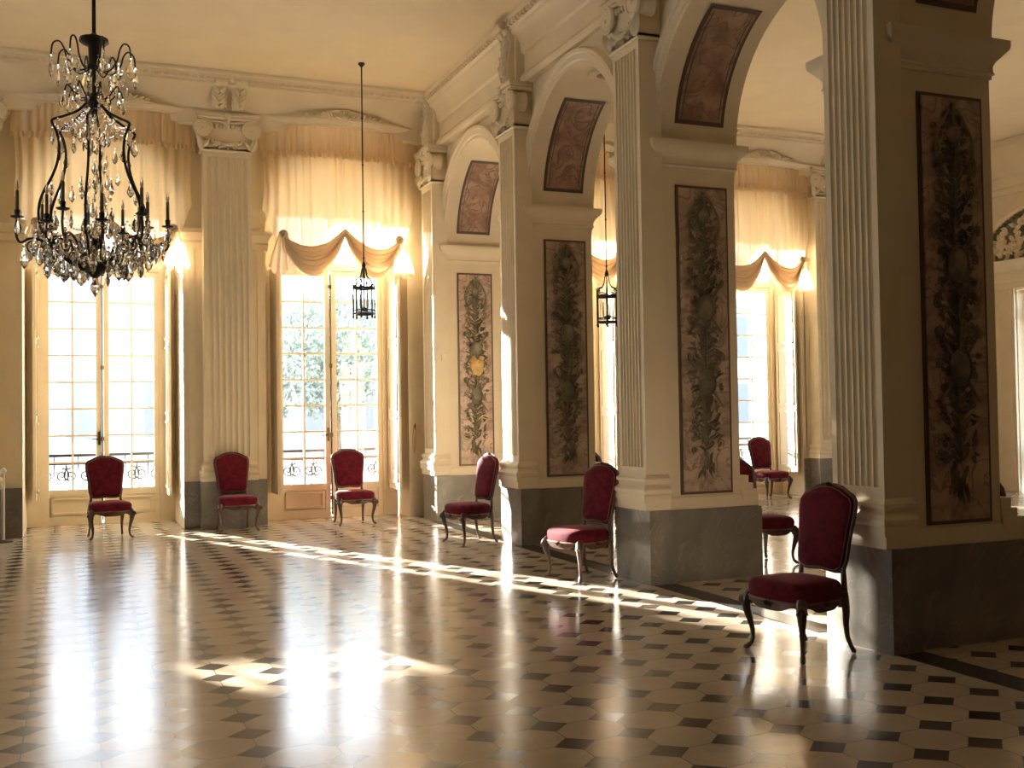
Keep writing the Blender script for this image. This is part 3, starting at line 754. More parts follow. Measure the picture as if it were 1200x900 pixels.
# ------------------------------------------------------------------ balloon curtains and pelmets
def curtain_parts():
    rnd = random.Random(2); e = empty('curtain', (0, 0, 0))
    HW = 1.13
    bow = lambda x: 0.16*(1-(x/HW)**2)
    def fold(x, a): return a*(math.sin(x*31+1.7*math.sin(x*7+1))+0.7*math.sin(x*53+2+1.2*math.sin(x*11)))
    # pull points
    P = [-0.86, 0.02, 0.86]
    def lower(x):
        if x < P[0]: t = (x+HW)/(P[0]+HW); return 4.45-0.55*math.sin(t*PI/2)**1.5
        if x > P[2]: t = (HW-x)/(HW-P[2]); return 4.45-0.55*math.sin(t*PI/2)**1.5
        k = 0 if x < P[1] else 1
        t = (x-P[k])/(P[k+1]-P[k])
        a = 4.02 if k == 0 else 4.20; b2 = 4.20 if k == 0 else 4.02
        return a+(b2-a)*t-0.40*4*t*(1-t)
    # hanging sheer
    nx, nz = 190, 26; rows = []
    for j in range(nz+1):
        v = j/nz; row = []
        for i in range(nx+1):
            x = -HW+2*HW*i/nx; zl = lower(x)+0.05; z = 5.33+(zl-5.33)*v
            pull = max(math.exp(-((x-p)/0.10)**2) for p in P)
            y = -bow(x)*(1-0.3*v)-fold(x, 0.024)*(1-0.3*v)-0.05*math.sin(PI*v)+0.05*pull*v
            row.append((x*(1-0.02*math.sin(PI*v)), y, z))
        rows.append(row)
    MB().grid(rows).build('sheer_panel', M['sheer'], e, 180, recalc=False)
    # gathered swags, each a thick bundle of crescent folds
    for k in (0, 1):
        a = (P[k], 4.10 if k == 0 else 4.24); b2 = (P[k+1], 4.24 if k == 0 else 4.10)
        mb = MB()
        for q in range(6):
            pts = []; rad = []; dep = 0.24+0.055*q
            for i in range(25):
                t = i/24; x = a[0]+(b2[0]-a[0])*t; z = a[1]+(b2[1]-a[1])*t-dep*4*t*(1-t)-0.012*q
                y = -bow(x)-0.06-0.05*math.sin(PI*t)+0.012*((q*7) % 3-1)
                pts.append((x, y, z)); rad.append(0.016+0.030*math.sin(PI*t)**0.7)
            mb.tube(pts, rad, 8)
        mb.build('swag', M['silk'], e, 60)
    # tails: fan of pleats below each outer pull point
    for s in (-1, 1):
        rows = []
        for j in range(13):
            v = j/12; row = []
            for i in range(33):
                u = i/32*2-1
                ww = 0.05+0.19*v**0.8
                row.append((s*0.86+u*ww-s*0.02*v, -0.12-0.05*math.cos(u*PI*4)*(0.3+0.7*v)-0.05*(1-u*u), 4.16-0.58*v+0.05*v*math.sin(u*PI*4)+0.06*v*abs(u)))
            rows.append(row)
        MB().grid(rows).build('tail', M['silk'], e, 180, recalc=False)
        rw = MB()
        for q in range(9):
            an = 2*PI*q/9; rw.ell((s*0.86+0.035*math.cos(an), -0.16, 4.14+0.035*math.sin(an)), (0.035, 0.03, 0.03), 8, 5)
        rw.build('rosette', M['silk'], e)
    # gathered valance with frill
    rows = []
    HV = 1.17
    for j in range(9):
        v = j/8; row = []
        for i in range(261):
            x = -HV+2*HV*i/260
            y = -0.05-0.22*(1-(x/HV)**2)-0.024*math.sin(x*62+math.sin(x*9)*2)*(0.45+0.55*v)-0.02*math.sin(PI*v)
            row.append((x, y, 5.712-0.402*v))
        rows.append(row)
    MB().grid(rows).build('valance', M['silk'], e, 180, recalc=False)
    rows = []
    for j in range(6):
        v = j/5; row = []
        for i in range(361):
            x = -HV+2*HV*i/360
            y = -0.06-0.22*(1-(x/HV)**2)-(0.012+0.022*v)*math.sin(x*95+1.7*math.sin(x*13))-0.02*v
            row.append((x, y, 5.335-0.085*v+0.012*math.sin(x*47)*v))
        rows.append(row)
    MB().grid(rows).build('frill', M['silk'], e, 180, recalc=False)
    return e
cur0 = curtain_parts()
def pelmet():
    e = empty('pelmet', (0, 0, 0)); HV = 1.20
    path = [(x, -0.03-0.22*(1-(x/HV)**2)) for x in [HV-2*HV*i/24 for i in range(25)]]
    prof = [(0.06, 5.72), (-0.02, 5.72), (-0.025, 5.745), (-0.05, 5.76), (-0.07, 5.79), (-0.085, 5.80), (-0.085, 5.825), (0.06, 5.825)]
    MB().sweep(prof, path).build('pelmet_moulding', M['stone'], e)
    mb = MB(); y = -0.33
    for k in range(9):
        a = PI*(0.12+0.76*k/8); leafy(mb, (0, y, 5.80), a, 0.15, 0.05, lift=0.03)
    mb.ell((0, y-0.02, 5.83), (0.06, 0.035, 0.04), 10, 6)
    for s in (-1, 1):
        pts = [(s*(0.08+0.5*t), y+0.05*t, 5.93-0.13*t**0.8+0.025*math.sin(t*6)) for t in [i/16 for i in range(17)]]
        mb.tube(pts, [0.032-0.020*i/16 for i in range(17)], 8)
        mb.tube(spiral((s*0.16, y-0.01, 5.86), 0.055, 1.7, 20, flip=-s, a0=PI/2), 0.014, 6)
        for k in range(5):
            t = 0.15+0.17*k; leafy(mb, (s*(0.08+0.5*t), y+0.04*t-0.01, 5.83), PI/2-s*(0.7+0.1*k), 0.13-0.013*k, 0.05, lift=0.03)
        # body of the crest
    poly = [(-0.62, 5.80), (0.62, 5.80), (0.50, 5.825), (0.33, 5.86), (0.2, 5.91), (0.10, 5.955), (0, 5.97), (-0.10, 5.955), (-0.2, 5.91), (-0.33, 5.86), (-0.50, 5.825)]
    mb.prism(poly, y+0.0, y+0.06, 'y')
    mb.build('crest', M['stone'], e, 45)
    return e
pel0 = pelmet()
CLAB = ['beyond the left of the photo', 'just left of the photo', 'behind the crystal chandelier', 'right of the fluted pilaster, behind the hall lantern cord', 'seen as a sliver through the second arch', 'seen through the wide arch in the further room']
first = True
for i, (cx, yp) in enumerate(WIN):
    if i == 0: continue
    c = cur0 if first else copy_tree(cur0); p = pel0 if first else copy_tree(pel0); first = False
    c.location = (cx+0.02, YF-0.08, 0); p.location = (cx+0.02, YF-0.09, 0)
    tag(c, 'gathered cream silk balloon curtain '+CLAB[i], 'curtain', 'balloon curtains over the windows')
    tag(p, 'bowed cream pelmet with carved crest '+CLAB[i], 'pelmet', 'carved pelmets over the windows')

# ------------------------------------------------------------------ chairs
def make_chair():
    e = empty('dining_chair', (0, 0, 0))
    fy, by = -0.235, 0.205
    def plan(a, k=1.0, n=4.2):
        ca, sa = math.cos(a), math.sin(a)
        x = math.copysign(abs(ca)**(2/n), ca); y = math.copysign(abs(sa)**(2/n), sa)
        hw = 0.245-0.03*y     # wider in front (y=-1)
        yy = (by+fy)/2+y*(by-fy)/2*k
        if y < 0: yy -= 0.022*(1-x*x)*abs(y)
        return (x*hw*k, yy)
    NN = 64
    def ringpts(z, k): return [(*plan(2*PI*i/NN, k), z) for i in range(NN)]
    rings = [ringpts(0.352, 1.0), ringpts(0.385, 1.025), ringpts(0.425, 1.03), ringpts(0.447, 1.0), ringpts(0.463, 0.93), ringpts(0.474, 0.78), ringpts(0.480, 0.5), ringpts(0.483, 0.2)]
    mb = MB(); vs = [p for r in rings for p in r]; fs = []
    for i in range(len(rings)-1):
        for j in range(NN): fs.append((i*NN+j, i*NN+(j+1) % NN, (i+1)*NN+(j+1) % NN, (i+1)*NN+j))
    fs += [tuple(range(NN))[::-1], tuple((len(rings)-1)*NN+j for j in range(NN))]
    mb.add(vs, fs); st = mb.build('seat', M['velvet'], e, 50)
    MB().tube([(*plan(2*PI*i/NN, 1.02), 0.354) for i in range(NN)], 0.007, 6, closed=True).build('braid', M['trimbraid'], st)
    # serpentine apron
    mb = MB(); o1, o2, i1, i2 = [], [], [], []
    NA = 160
    for i in range(NA):
        a = 2*PI*i/NA; p = plan(a, 1.0, 5.0); q = plan(a, 0.91, 5.0)
        ca, sa = abs(math.cos(a)), abs(math.sin(a)); t = min(ca, sa)/max(ca, sa)     # 0 mid-side, 1 corner
        zb = 0.328-0.034*math.exp(-(t/0.22)**2)-0.035*max(0, (t-0.55)/0.45)**1.5
        o1.append((*p, 0.362)); o2.append((*p, zb)); i1.append((*q, 0.362)); i2.append((*q, zb))
    vs = o1+o2+i1+i2; fs = []
    for i in range(NA):
        j = (i+1) % NA
        fs += [(i, j, NA+j, NA+i), (2*NA+j, 2*NA+i, 3*NA+i, 3*NA+j), (NA+i, NA+j, 3*NA+j, 3*NA+i), (j, i, 2*NA+i, 2*NA+j)]
    mb.add(vs, fs)
    # carved shells on the apron
    for (x, y, rz) in ((0, fy-0.022, 0), (-0.247, -0.02, -PI/2), (0.247, -0.02, PI/2)):
        T = Matrix.Translation((x, y, 0)) @ Matrix.Rotation(rz, 4, 'Z')
        for k in range(5): leafy(mb, (0, -0.002, 0.318), PI/2+(k-2)*0.5, 0.05, 0.022, T=T, lift=0.012)
    mb.build('seat_rail', M['wood'], e, 40)
    # cabriole legs
    for s in (-1, 1):
        d = Vector((s*0.7, -0.7, 0)); b0 = Vector((s*0.238, -0.205, 0)); L_ = []
        for z, of, r in ((0.375, -0.008, 0.030), (0.345, 0.010, 0.036), (0.30, 0.020, 0.034), (0.25, 0.014, 0.027), (0.19, -0.004, 0.021), (0.13, -0.018, 0.0165), (0.08, -0.020, 0.0145), (0.045, -0.010, 0.0145), (0.024, 0.012, 0.018), (0.016, 0.030, 0.0155), (0.022, 0.040, 0.010)):
            L_.append((b0+d*of+Vector((0, 0, z)), r))
        mb = MB().tube([p for p, r in L_], [r for p, r in L_], 10)
        T = Matrix.Translation(b0+d*0.05) @ Matrix.Rotation(math.atan2(-0.7, s*0.7)+PI/2, 4, 'Z')
        for k in range(3): leafy(mb, (0, 0, 0.35), -PI/2+(k-1)*0.6, 0.07, 0.025, T=T, lift=0.012)
        mb.build('leg', M['wood'], e)
    for s in (-1, 1):
        L_ = []
        for z, ox, oy, r in ((0.39, 0, 0, 0.026), (0.34, 0.004, 0.004, 0.027), (0.27, 0.006, 0.010, 0.024), (0.19, 0.0, 0.012, 0.019), (0.11, 0.0, 0.022, 0.0155), (0.05, 0.006, 0.045, 0.0145), (0.018, 0.012, 0.062, 0.017), (0.012, 0.014, 0.072, 0.012)):
            L_.append((Vector((s*(0.200+ox), 0.185+oy, z)), r))
        MB().tube([p for p, r in L_], [r for p, r in L_], 10).build('leg', M['wood'], e)
    # back: outline in (x,z), leaning
    half = [(0.0, 0.522), (0.06, 0.516), (0.11, 0.512), (0.155, 0.517), (0.188, 0.540), (0.198, 0.59), (0.205, 0.69), (0.215, 0.78), (0.226, 0.85), (0.231, 0.91), (0.226, 0.955), (0.205, 0.982), (0.180, 0.993), (0.155, 1.005), (0.11, 1.028), (0.055, 1.042), (0.0, 1.046)]
    out = half+[(-x, z) for x, z in half[-2:0:-1]]
    lean = lambda z: 0.190+(z-0.45)*0.17
    cz = 0.775
    mb = MB(); n = len(out); rows = []
    for k, th in ((0.985, 0.0), (0.975, 0.018), (0.93, 0.030), (0.80, 0.040), (0.5, 0.046), (0.2, 0.047)):
        rows.append([(x*k, lean(cz+(z-cz)*k)-0.012-th, cz+(z-cz)*k) for x, z in out])
    back = []
    for k, th in ((0.985, 0.0), (0.96, 0.010), (0.85, 0.018), (0.4, 0.022)):
        back.append([(x*k, lean(cz+(z-cz)*k)+0.012+th, cz+(z-cz)*k) for x, z in out])
    allr = back[::-1]+rows; vs = [p for r in allr for p in r]; fs = []
    for i in range(len(allr)-1):
        for j in range(n): fs.append((i*n+j, i*n+(j+1) % n, (i+1)*n+(j+1) % n, (i+1)*n+j))
    fs += [tuple(range(n)), tuple((len(allr)-1)*n+j for j in range(n))]
    mb.add(vs, fs); mb.build('backrest', M['velvet'], e, 50)
    mb = MB(); mb.tube([(x*1.015, lean(z), cz+(z-cz)*1.012) for x, z in out], 0.0135, 8, closed=True)
    for s in (-1, 1):
        mb.tube([(s*0.195, 0.195, 0.37), (s*0.190, 0.20, 0.44), (s*0.183, lean(0.52), 0.52), (s*0.187, lean(0.60), 0.60)], [0.022, 0.019, 0.017, 0.015], 8)
    for k in range(5): leafy(mb, (0, lean(1.04)-0.012, 1.035), PI/2+(k-2)*0.55, 0.035, 0.02, lift=0.012)
    mb.build('back_frame', M['wood'], e, 50)
    MB().tube([(x*0.965, lean(cz+(z-cz)*0.965)-0.033, cz+(z-cz)*0.965) for x, z in out], 0.0045, 5, closed=True).build('braid', M['trimbraid'], e)
    return e
ch0 = make_chair()
D = math.radians
CH = [((0.44, 14.86), D(8), 'dark red velvet chair in front of the left window, below the chandelier'),
      ((2.06, 14.86), D(4), 'red velvet chair against the fluted pilaster between the windows'),
      ((3.70, 14.92), D(2), 'red velvet chair in front of the right hall window'),
      ((4.40, 12.02), D(-82), 'red velvet chair seen from the side, before the sunlit pillar'),
      ((4.37, 8.95), D(-77), 'red velvet chair by the middle pillar, its seat front lit by the sun'),
      ((4.27, 5.60), D(-84), 'nearest red velvet chair, before the dark pillar'),
      ((11.10, 15.28), D(4), 'faded red velvet chair by the window of the further room'),
      ((6.42, 8.98), D(90), 'red velvet chair half hidden behind the middle pillar in the further room'),
      ((6.42, 12.25), D(90), 'red velvet chair mostly hidden behind the second pillar in the further room'),
      ((6.42, 5.95), D(90), 'red velvet chair mostly hidden behind the nearest dark pillar')]
for i, ((x, y), rz, lab) in enumerate(CH):
    c = ch0 if i == 0 else copy_tree(ch0)
    c.location = (x, y, 0); c.rotation_euler = (0, 0, rz); tag(c, lab, 'chair', 'red velvet chairs along the walls and pillars')

# ------------------------------------------------------------------ chandelier
def chandelier(loc):
    e = empty('chandelier', loc, label='large crystal and black iron chandelier hanging before the left window', cat='chandelier')
    rnd = random.Random(7)
    X0 = 0.0
    # heights are absolute (origin at floor below)
    mb = MB(); mb.tube([(0, 0, ZC), (0, 0, 4.86)], 0.017, 10); mb.lathe([(0.09, ZC), (0.085, ZC-0.03), (0.03, ZC-0.07), (0.018, ZC-0.09)], 20); mb.build('rod', M['iron'], e)
    MB().lathe([(0.02, 4.95), (0.05, 4.92), (0.12, 4.90), (0.125, 4.87), (0.10, 4.85), (0.05, 4.83), (0.045, 4.70), (0.055, 4.66), (0.02, 4.62)], 20).build('crown_cup', M['iron'], e)
    MB().lathe([(0.016, 4.66), (0.018, 4.42), (0.05, 4.40), (0.085, 4.36), (0.075, 4.32), (0.03, 4.28), (0.02, 4.2)], 16).build('stem', M['iron'], e)
    def smooth(p, n=4):
        out = []
        for i in range(len(p)-1):
            p0, p1, p2, p3 = p[max(i-1, 0)], p[i], p[i+1], p[min(i+2, len(p)-1)]
            for j in range(n):
                t = j/n; out.append(tuple(0.5*((2*b_)+(-a_+c_)*t+(2*a_-5*b_+4*c_-d_)*t*t+(-a_+3*b_-3*c_+d_)*t**3) for a_, b_, c_, d_ in zip(p0, p1, p2, p3)))
        return out+[p[-1]]
    spots = []
    # upper tier: curled wire arms
    for k in range(8):
        a = 2*PI*k/8+0.2; ca, sa = math.cos(a), math.sin(a)
        pts = [(0.04, 4.64), (0.14, 4.60), (0.22, 4.68), (0.25, 4.78), (0.29, 4.83), (0.34, 4.80), (0.355, 4.70)]
        MB().tube([(r*ca, r*sa, z) for r, z in smooth(pts)], 0.0075, 6).build('crown_arm', M['iron'], e)
        spots += [(0.355*ca, 0.355*sa, 4.70, 1.35), (0.24*ca, 0.24*sa, 4.66, 1.0)]
        pts = [(0.05, 4.38), (0.12, 4.36), (0.18, 4.42), (0.225, 4.46), (0.245, 4.40)]
        MB().tube([(r*ca, r*sa, z) for r, z in smooth(pts)], 0.0065, 6).build('crown_arm', M['iron'], e)
        spots += [(0.245*ca, 0.245*sa, 4.40, 1.0)]
    # six ribs of the cage
    rib = [(0.05, 4.34), (0.14, 4.24), (0.26, 4.17), (0.345, 4.13), (0.365, 4.10), (0.33, 4.03), (0.305, 3.92), (0.315, 3.78), (0.36, 3.64), (0.43, 3.50), (0.47, 3.38), (0.475, 3.26), (0.44, 3.14), (0.33, 3.00), (0.20, 2.89), (0.08, 2.85)]
    ribs = smooth(rib)
    for k in range(6):
        a = 2*PI*k/6+0.35; ca, sa = math.cos(a), math.sin(a)
        MB().tube([(r*ca, r*sa, z) for r, z in ribs], 0.0115, 7).build('rib', M['iron'], e)
        for r, z, q in ((0.36, 4.09, 1.2), (0.30, 3.92, 0.9), (0.37, 3.62, 1.0), (0.475, 3.28, 1.2), (0.20, 4.18, 0.9)): spots.append((r*ca, r*sa, z-0.01, q))
    # bottom hub
    MB().lathe([(0.015, 3.20), (0.03, 3.10), (0.022, 3.0), (0.05, 2.95), (0.10, 2.90), (0.085, 2.83), (0.04, 2.80), (0.02, 2.78)], 16).build('hub', M['iron'], e)
    # candle arms
    for k in range(12):
        a = 2*PI*k/12+0.1; ca, sa = math.cos(a), math.sin(a); R = 0.62 if k % 2 == 0 else 0.47
        zz = 3.26 if k % 2 == 0 else 3.20
        arm = smooth([(0.06, 2.88), (0.20, 2.92), (R*0.62, 3.06), (R*0.82, 3.10), (R*0.97, 3.06), (R*1.02, zz-0.10), (R, zz)])
        A = MB().tube([(r*ca, r*sa, z) for r, z in arm], 0.0105, 6); sc = spiral((R*0.80, 0, 3.02), 0.06, 1.4, 16, flip=-1, a0=PI/2)
        A.tube([(p[0]*ca, p[0]*sa, p[2]) for p in sc], 0.008, 5)
        A = A.build('candle_arm', M['iron'], e)
        MB().lathe([(0.012, 0), (0.05, 0.012), (0.055, 0.022), (0.02, 0.03), (0.024, 0.075), (0.019, 0.08)], 12, c=(R*ca, R*sa, zz)).build('drip_pan', M['iron'], A)
        MB().lathe([(0.0145, 0.08), (0.0145, 0.24), (0.010, 0.245)], 10, c=(R*ca, R*sa, zz)).build('candle', M['wax'], A)
        MB().lathe([(0.008, 0.245), (0.015, 0.27), (0.012, 0.30), (0.002, 0.335)], 8, c=(R*ca, R*sa, zz)).build('flame_bulb', M['bulb'], A)
        for q in range(2):
            t = a+(q-0.5)*0.22; spots.append(((R*1.0)*math.cos(t), (R*1.0)*math.sin(t), zz, 1.0))
        spots.append((R*0.72*ca, R*0.72*sa, 3.05, 1.25))
    # crystal drops
    def drop(mb_scale):
        mb = MB(); mb.lathe([(0.003, 0.0), (0.010, -0.012), (0.006, -0.020)], 6)
        mb.lathe([(0.003, -0.022), (0.014, -0.045), (0.027, -0.085), (0.020, -0.110), (0.002, -0.130)], 7, T=Matrix.Diagonal((1, 0.5, 1, 1)))
        return mb
    dm = drop(1).mesh('crystal_drop', M['crystal'], 0)
    for i, (x, y, z, q) in enumerate(spots[:98]):
        o = put('crystal_drop', dm, e, (x, y, z), rnd.uniform(0, PI)); o.scale = (q*1.25, q*1.25, q*1.15)
    # extra leaf-shaped plaques inside the cage and the big ones around the bottom, in one strung mass
    mb = MB()
    for x, y, z, q in spots[98:]: mb.add([tuple(Vector(v)*q+Vector((x, y, z))) for v in [tuple(v.co) for v in dm.vertices]], [tuple(p.vertices) for p in dm.polygons])
    for k in range(70):
        a = rnd.uniform(0, 2*PI); r = rnd.uniform(0.0, 0.20); z = rnd.uniform(3.1, 4.2)
        q = rnd.uniform(0.7, 1.2); T = Matrix.Translation((r*math.cos(a), r*math.sin(a), z)) @ Matrix.Rotation(rnd.uniform(0, PI), 4, 'Z') @ Matrix.Scale(q, 4)
        mb.add([tuple(v.co) for v in dm.vertices], [tuple(p.vertices) for p in dm.polygons], T)
    for k in range(85):
        a = rnd.uniform(0, 2*PI); r = rnd.uniform(0.15, 0.60); z = 2.98+0.30*(r-0.15)+rnd.uniform(-0.06, 0.06)
        q = rnd.uniform(1.1, 1.9); T = Matrix.Translation((r*math.cos(a), r*math.sin(a), z)) @ Matrix.Rotation(rnd.uniform(0, PI), 4, 'Z') @ Matrix.Scale(q, 4)
        mb.add([tuple(v.co) for v in dm.vertices], [tuple(p.vertices) for p in dm.polygons], T)
    for k in range(46):
        a = rnd.uniform(0, 2*PI); r = rnd.uniform(0.03, 0.30); z = rnd.uniform(4.3, 4.75)
        T = Matrix.Translation((r*math.cos(a), r*math.sin(a), z)) @ Matrix.Rotation(rnd.uniform(0, PI), 4, 'Z') @ Matrix.Scale(rnd.uniform(0.5, 0.9), 4)
        mb.add([tuple(v.co) for v in dm.vertices], [tuple(p.vertices) for p in dm.polygons], T)
    o = mb.build('crystal_strands', M['crystal'], e, 0); o['kind'] = 'stuff'
    # bead chains
    mb = MB()
    for k in range(12):
        a0, a1 = 2*PI*k/12, 2*PI*(k+1)/12
        for j in range(12):
            t = j/12; a = a0+(a1-a0)*t; r = 0.50; z = 3.22-0.10*4*t*(1-t)
            mb.ell((r*math.cos(a), r*math.sin(a), z), (0.010, 0.010, 0.010), 6, 4)
        for j in range(14):
            t = j/13; a = a0; r = 0.06+0.28*t; z = 4.30-0.18*t-0.10*4*t*(1-t); mb.ell((r*math.cos(a), r*math.sin(a), z), (0.009, 0.009, 0.009), 6, 4)
    o = mb.build('bead_chains', M['crystal'], e); o['kind'] = 'stuff'
    MB().lathe([(0.004, 2.80), (0.02, 2.76), (0.042, 2.71), (0.036, 2.67), (0.01, 2.63), (0.002, 2.61)], 10).build('finial_drop', M['crystal'], e, 0)
    return e
chandelier((0.195, 10.0, 0))

# ------------------------------------------------------------------ lanterns
def lantern():
    e = empty('lantern', (0, 0, 0)); R = 0.145; n = 6; z0, z1 = 0.06, 0.40      # z from bottom of the lantern
    P = [(R*math.cos(2*PI*k/n), R*math.sin(2*PI*k/n)) for k in range(n)]
    mb = MB()
    for z, r in ((z0, 0.013), (z1, 0.015), (z0+0.05, 0.007)): mb.tube([(x, y, z) for x, y in P], r, 6, closed=True)
    for x, y in P:
        mb.tube([(x, y, z0-0.03), (x, y, z1+0.02)], 0.010, 6); mb.ell((x, y, z0-0.045), (0.016, 0.016, 0.02), 8, 5); mb.ell((x, y, z1+0.03), (0.014, 0.014, 0.018), 8, 5)
    for k in range(n):
        (xa, ya), (xb, yb) = P[k], P[(k+1) % n]
        mb.tube([(xa+(xb-xa)*t, ya+(yb-ya)*t, z1+0.045*math.sin(PI*t)) for t in [i/8 for i in range(9)]], 0.006, 5)
    fr = mb.build('cage_frame', M['iron'], e)
    mb = MB()
    for x, y in P:
        q = [(1.0, z1), (1.02, z1+0.06), (0.80, z1+0.11), (0.50, z1+0.12), (0.30, z1+0.17), (0.20, z1+0.25), (0.06, z1+0.29)]
        mb.tube([(x*k, y*k, z) for k, z in q], 0.007, 6)
        sp = spiral((0.9, 0, z1+0.075), 0.035, 1.3, 12, flip=1)
        mb.tube([(x*p[0]/1, y*p[0]/1, p[2]) for p in [(0.9+(s_[0]-0.9)/R, 0, s_[2]) for s_ in sp]], 0.005, 5)
    mb.lathe([(0.01, z1+0.27), (0.03, z1+0.29), (0.022, z1+0.32), (0.012, z1+0.35)], 10)
    mb.build('crown', M['iron'], e)
    mb = MB()
    for k in range(n):
        (xa, ya), (xb, yb) = P[k], P[(k+1) % n]; mb.add([(xa*.985, ya*.985, z0), (xb*.985, yb*.985, z0), (xb*.985, yb*.985, z1), (xa*.985, ya*.985, z1)], [(0,1,2,3)])
    mb.build('glass_panes', M['lanternglass'], e, 0)
    mb = MB(); mb.tube([(0, 0, z1+0.28), (0, 0, z0+0.07)], 0.008, 6); mb.lathe([(0.012, z0+0.03), (0.04, z0+0.05), (0.05, z0+0.075), (0.012, z0+0.09)], 12)
    for k in range(3):
        a = 2*PI*k/3+0.3; x, y = 0.055*math.cos(a), 0.055*math.sin(a)
        mb.tube([(0, 0, z0+0.07), (x*0.7, y*0.7, z0+0.05), (x, y, z0+0.09)], 0.007, 6)
    cl = mb.build('candle_cluster', M['iron'], e)
    for k in range(3):
        a = 2*PI*k/3+0.3; MB().lathe([(0.012, z0+0.09), (0.012, z0+0.21), (0.004, z0+0.215), (0.010, z0+0.235), (0.002, z0+0.275)], 8, c=(0.055*math.cos(a), 0.055*math.sin(a), 0)).build('candle', M['white'], cl)
    return e
def lantern_rod(e, L_):
    mb = MB(); mb.tube([(0, 0, 0.74), (0, 0, L_)], 0.009, 6); mb.lathe([(0.045, L_), (0.045, L_-0.015), (0.02, L_-0.045), (0.009, L_-0.055)], 14)
    k = 0.8
    while k < L_-0.3:
        mb.ell((0, 0, k), (0.014, 0.014, 0.018), 8, 5); k += 0.62
    mb.build('rod', M['iron'], e)
l1 = lantern(); l2 = copy_tree(l1)
l1.location = (3.58, 13.72, 2.82); lantern_rod(l1, ZC-2.82); tag(l1, 'small black glazed lantern on a long rod before the right hall window', 'lantern', 'hanging glazed lanterns')
l2.location = (6.54, 12.48, 2.66); lantern_rod(l2, ZC-2.66); tag(l2, 'small black glazed lantern in the further room, seen through the second arch', 'lantern', 'hanging glazed lanterns')

# ------------------------------------------------------------------ small things
mb = MB(); mb.tube([(0, 0, 0.02), (0, 0, 0.86)], 0.012, 10)
e = empty('barrier_post', (-0.80, 15.0, 0), label='thin pale barrier post with knob at the left edge', cat='post')
mb.build('post', M['white'], e); MB().lathe([(0.11, 0), (0.11, 0.012), (0.03, 0.025), (0.014, 0.03)], 20).build('foot_plate', M['brassdark'], e); MB().lathe([(0.012, 0.86), (0.03, 0.88), (0.034, 0.905), (0.02, 0.935), (0.003, 0.945)], 14).build('knob', M['white'], e)
e = empty('rope_loop', (4.785, YF, 0), label='looped curtain cord hanging on a cleat beside the right hall window', cat='cord')
MB().tube([(0.028*math.cos(a), -0.02-0.006*math.sin(a), 1.16+0.20*math.sin(a)) for a in [2*PI*k/24 for k in range(24)]], 0.009, 6, closed=True).build('cord_loop', M['silk'], e)
c = MB(); c.tube([(0, 0.0, 1.36), (0, -0.035, 1.36)], 0.010, 8); c.tube([(0, -0.035, 1.32), (0, -0.035, 1.40)], 0.010, 8); c.build('cleat', M['brassdark'], e)
o = MB(); o.box(-0.03, 0.03, -0.022, 0.0, -0.045, 0.045); o.box(-0.012, 0.012, -0.03, -0.02, -0.02, 0.02)
o = o.build('sensor_box', M['white'], None, 0); o.location = (4.97, PY[0]-0.0, 2.36); tag(o, 'small white sensor box fixed to the corner pillar', 'sensor')

# ------------------------------------------------------------------ outside
g = MB().box(-60, 80, YB, 90, -0.35, -0.15).build('ground', M['grass'], smooth=0); tag(g, 'pale gravel court outside the windows', 'ground', kind='structure')
g2 = MB().box(XE+0.9, 80, -30, YB, -0.35, -0.15).build('ground', M['grass'], smooth=0); tag(g2, 'pale gravel beside the further room, outside its end door', 'ground', kind='structure')
def building(x0, x1, y, h, label, roof=3.0):
    e = empty('building', (x0, y, -0.15), label=label, cat='building', group='houses across the court')
    wd = x1-x0
    MB().box(0, wd, 0, 8, 0, h).build('wall', M['facade2'], e, 0)
    MB().prism([(-0.4, h), (8.4, h), (6, h+roof), (2, h+roof)], -0.3, wd+0.3, 'x').build('roof', M['slate'], e, 0)
    MB().sweep([(0.0, h-0.5), (-0.15, h-0.5), (-0.3, h-0.2), (-0.4, h), (0, h)], [(wd, 0), (0, 0)]).build('eaves_cornice', M['facade2'], e)
    n = int(wd/2.4)
    for k in range(n):
        for z in [1.0+3.4*q for q in range(int(h/3.4))]:
            xx = 1.2+k*wd/n*0.98; fr = MB(); fr.box(xx-0.68, xx+0.68, -0.06, 0.02, z-0.1, z+2.1); f_ = fr.build('window', M['facade2'], e, 0)
            MB().box(xx-0.5, xx+0.5, -0.07, -0.05, z, z+2.0).build('pane', M['darkpane'], f_, 0)
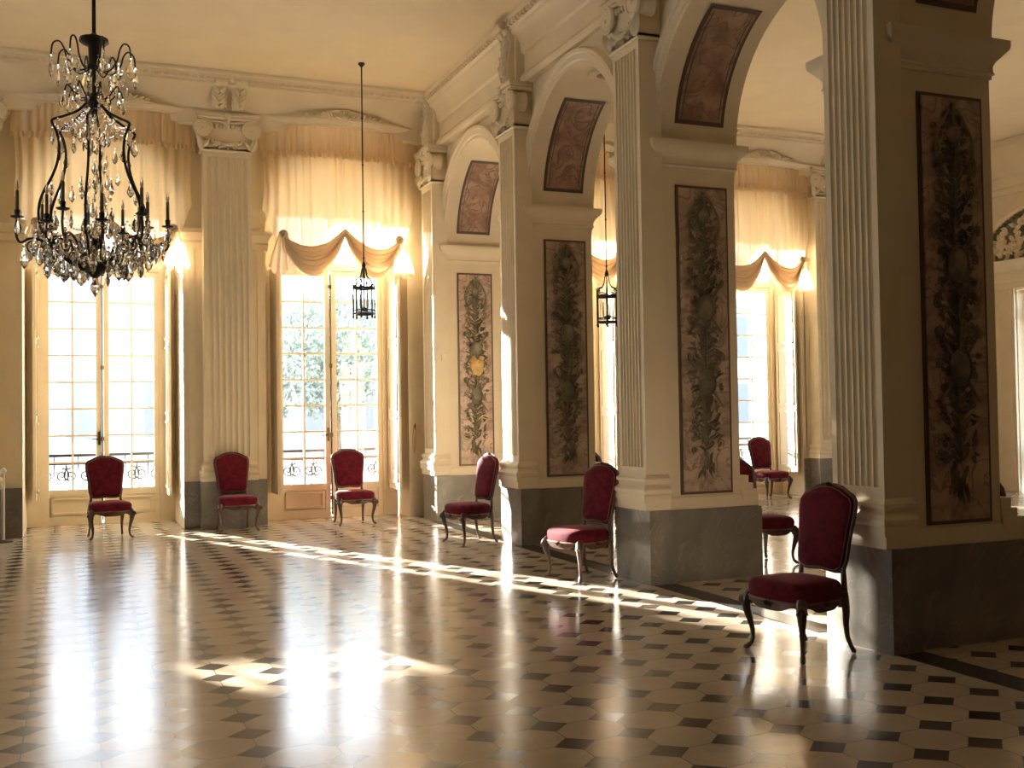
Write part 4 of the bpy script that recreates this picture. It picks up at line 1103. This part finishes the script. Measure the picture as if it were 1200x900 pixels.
building(-3.4, 4.4, 40, 5.6, 'pale house across the court, seen through the left window', 1.8)
building(5.5, 19, 44, 5.0, 'lower pale house with slate roof, seen through the right hall window', 1.8)
building(20, 36, 46, 7.5, 'pale house across the court, seen through the further room windows', 2.4)
def tree(x, y, h, r, label, seed):
    e = empty('tree', (x, y, -0.15), label=label, cat='tree', group='trees in the court'); rnd = random.Random(seed)
    MB().tube([(0, 0, 0), (0.05, 0, h*0.4), (0.0, 0.05, h*0.75)], [0.16, 0.13, 0.06], 8).build('trunk', M['bark'], e)
    mb = MB()
    for k in range(2600):
        v = Vector((rnd.gauss(0, 1), rnd.gauss(0, 1), rnd.gauss(0, 1))).normalized()*(rnd.random()**0.4)
        p = Vector((v.x*r, v.y*r, h*0.68+v.z*h*0.36)); s_ = rnd.uniform(0.05, 0.12)
        a = Vector((rnd.gauss(0, 1), rnd.gauss(0, 1), rnd.gauss(0, 1))).normalized(); b2 = a.orthogonal().normalized()
        mb.add([p-a*s_, p+b2*s_*0.5, p+a*s_, p-b2*s_*0.5], [(0, 1, 2, 3)])
    mb.build('foliage', M['leaf'], e, 0, recalc=False)
tree(6.0, 26.0, 4.6, 1.5, 'young tree in the court, behind the right leaf of the right hall window', 3)
tree(4.5, 30.0, 3.2, 1.2, 'low round tree in the court, behind the left leaf of the right hall window', 4)
tree(16.5, 27.0, 5.0, 1.7, 'tree in the court outside the further room', 5)
# added unseen screen; its edges and gap cut the sun into streaks
e = empty('pavilion', (0, 22, -0.15), label='low garden pavilion with slab roof left of the windows, outside', cat='pavilion', kind='structure')
MB().box(-12, -2.02, 0, 0.12, 0, 4.40).build('wall', M['facade2'], e, 0)  # lower part of the added screen, stops the low sun
MB().box(-12, -2.25, -0.1, 0.2, 4.61, 6.8).build('roof', M['slate'], e, 0)  # upper slab of the added screen, trims the sun above the gap
MB().box(-2.48, -2.30, 0, 0.12, 4.39, 4.63).build('end_pier', M['facade2'], e, 0)
MB().box(-8.0, -7.6, 0, 0.12, 4.39, 4.63).build('pier', M['facade2'], e, 0)
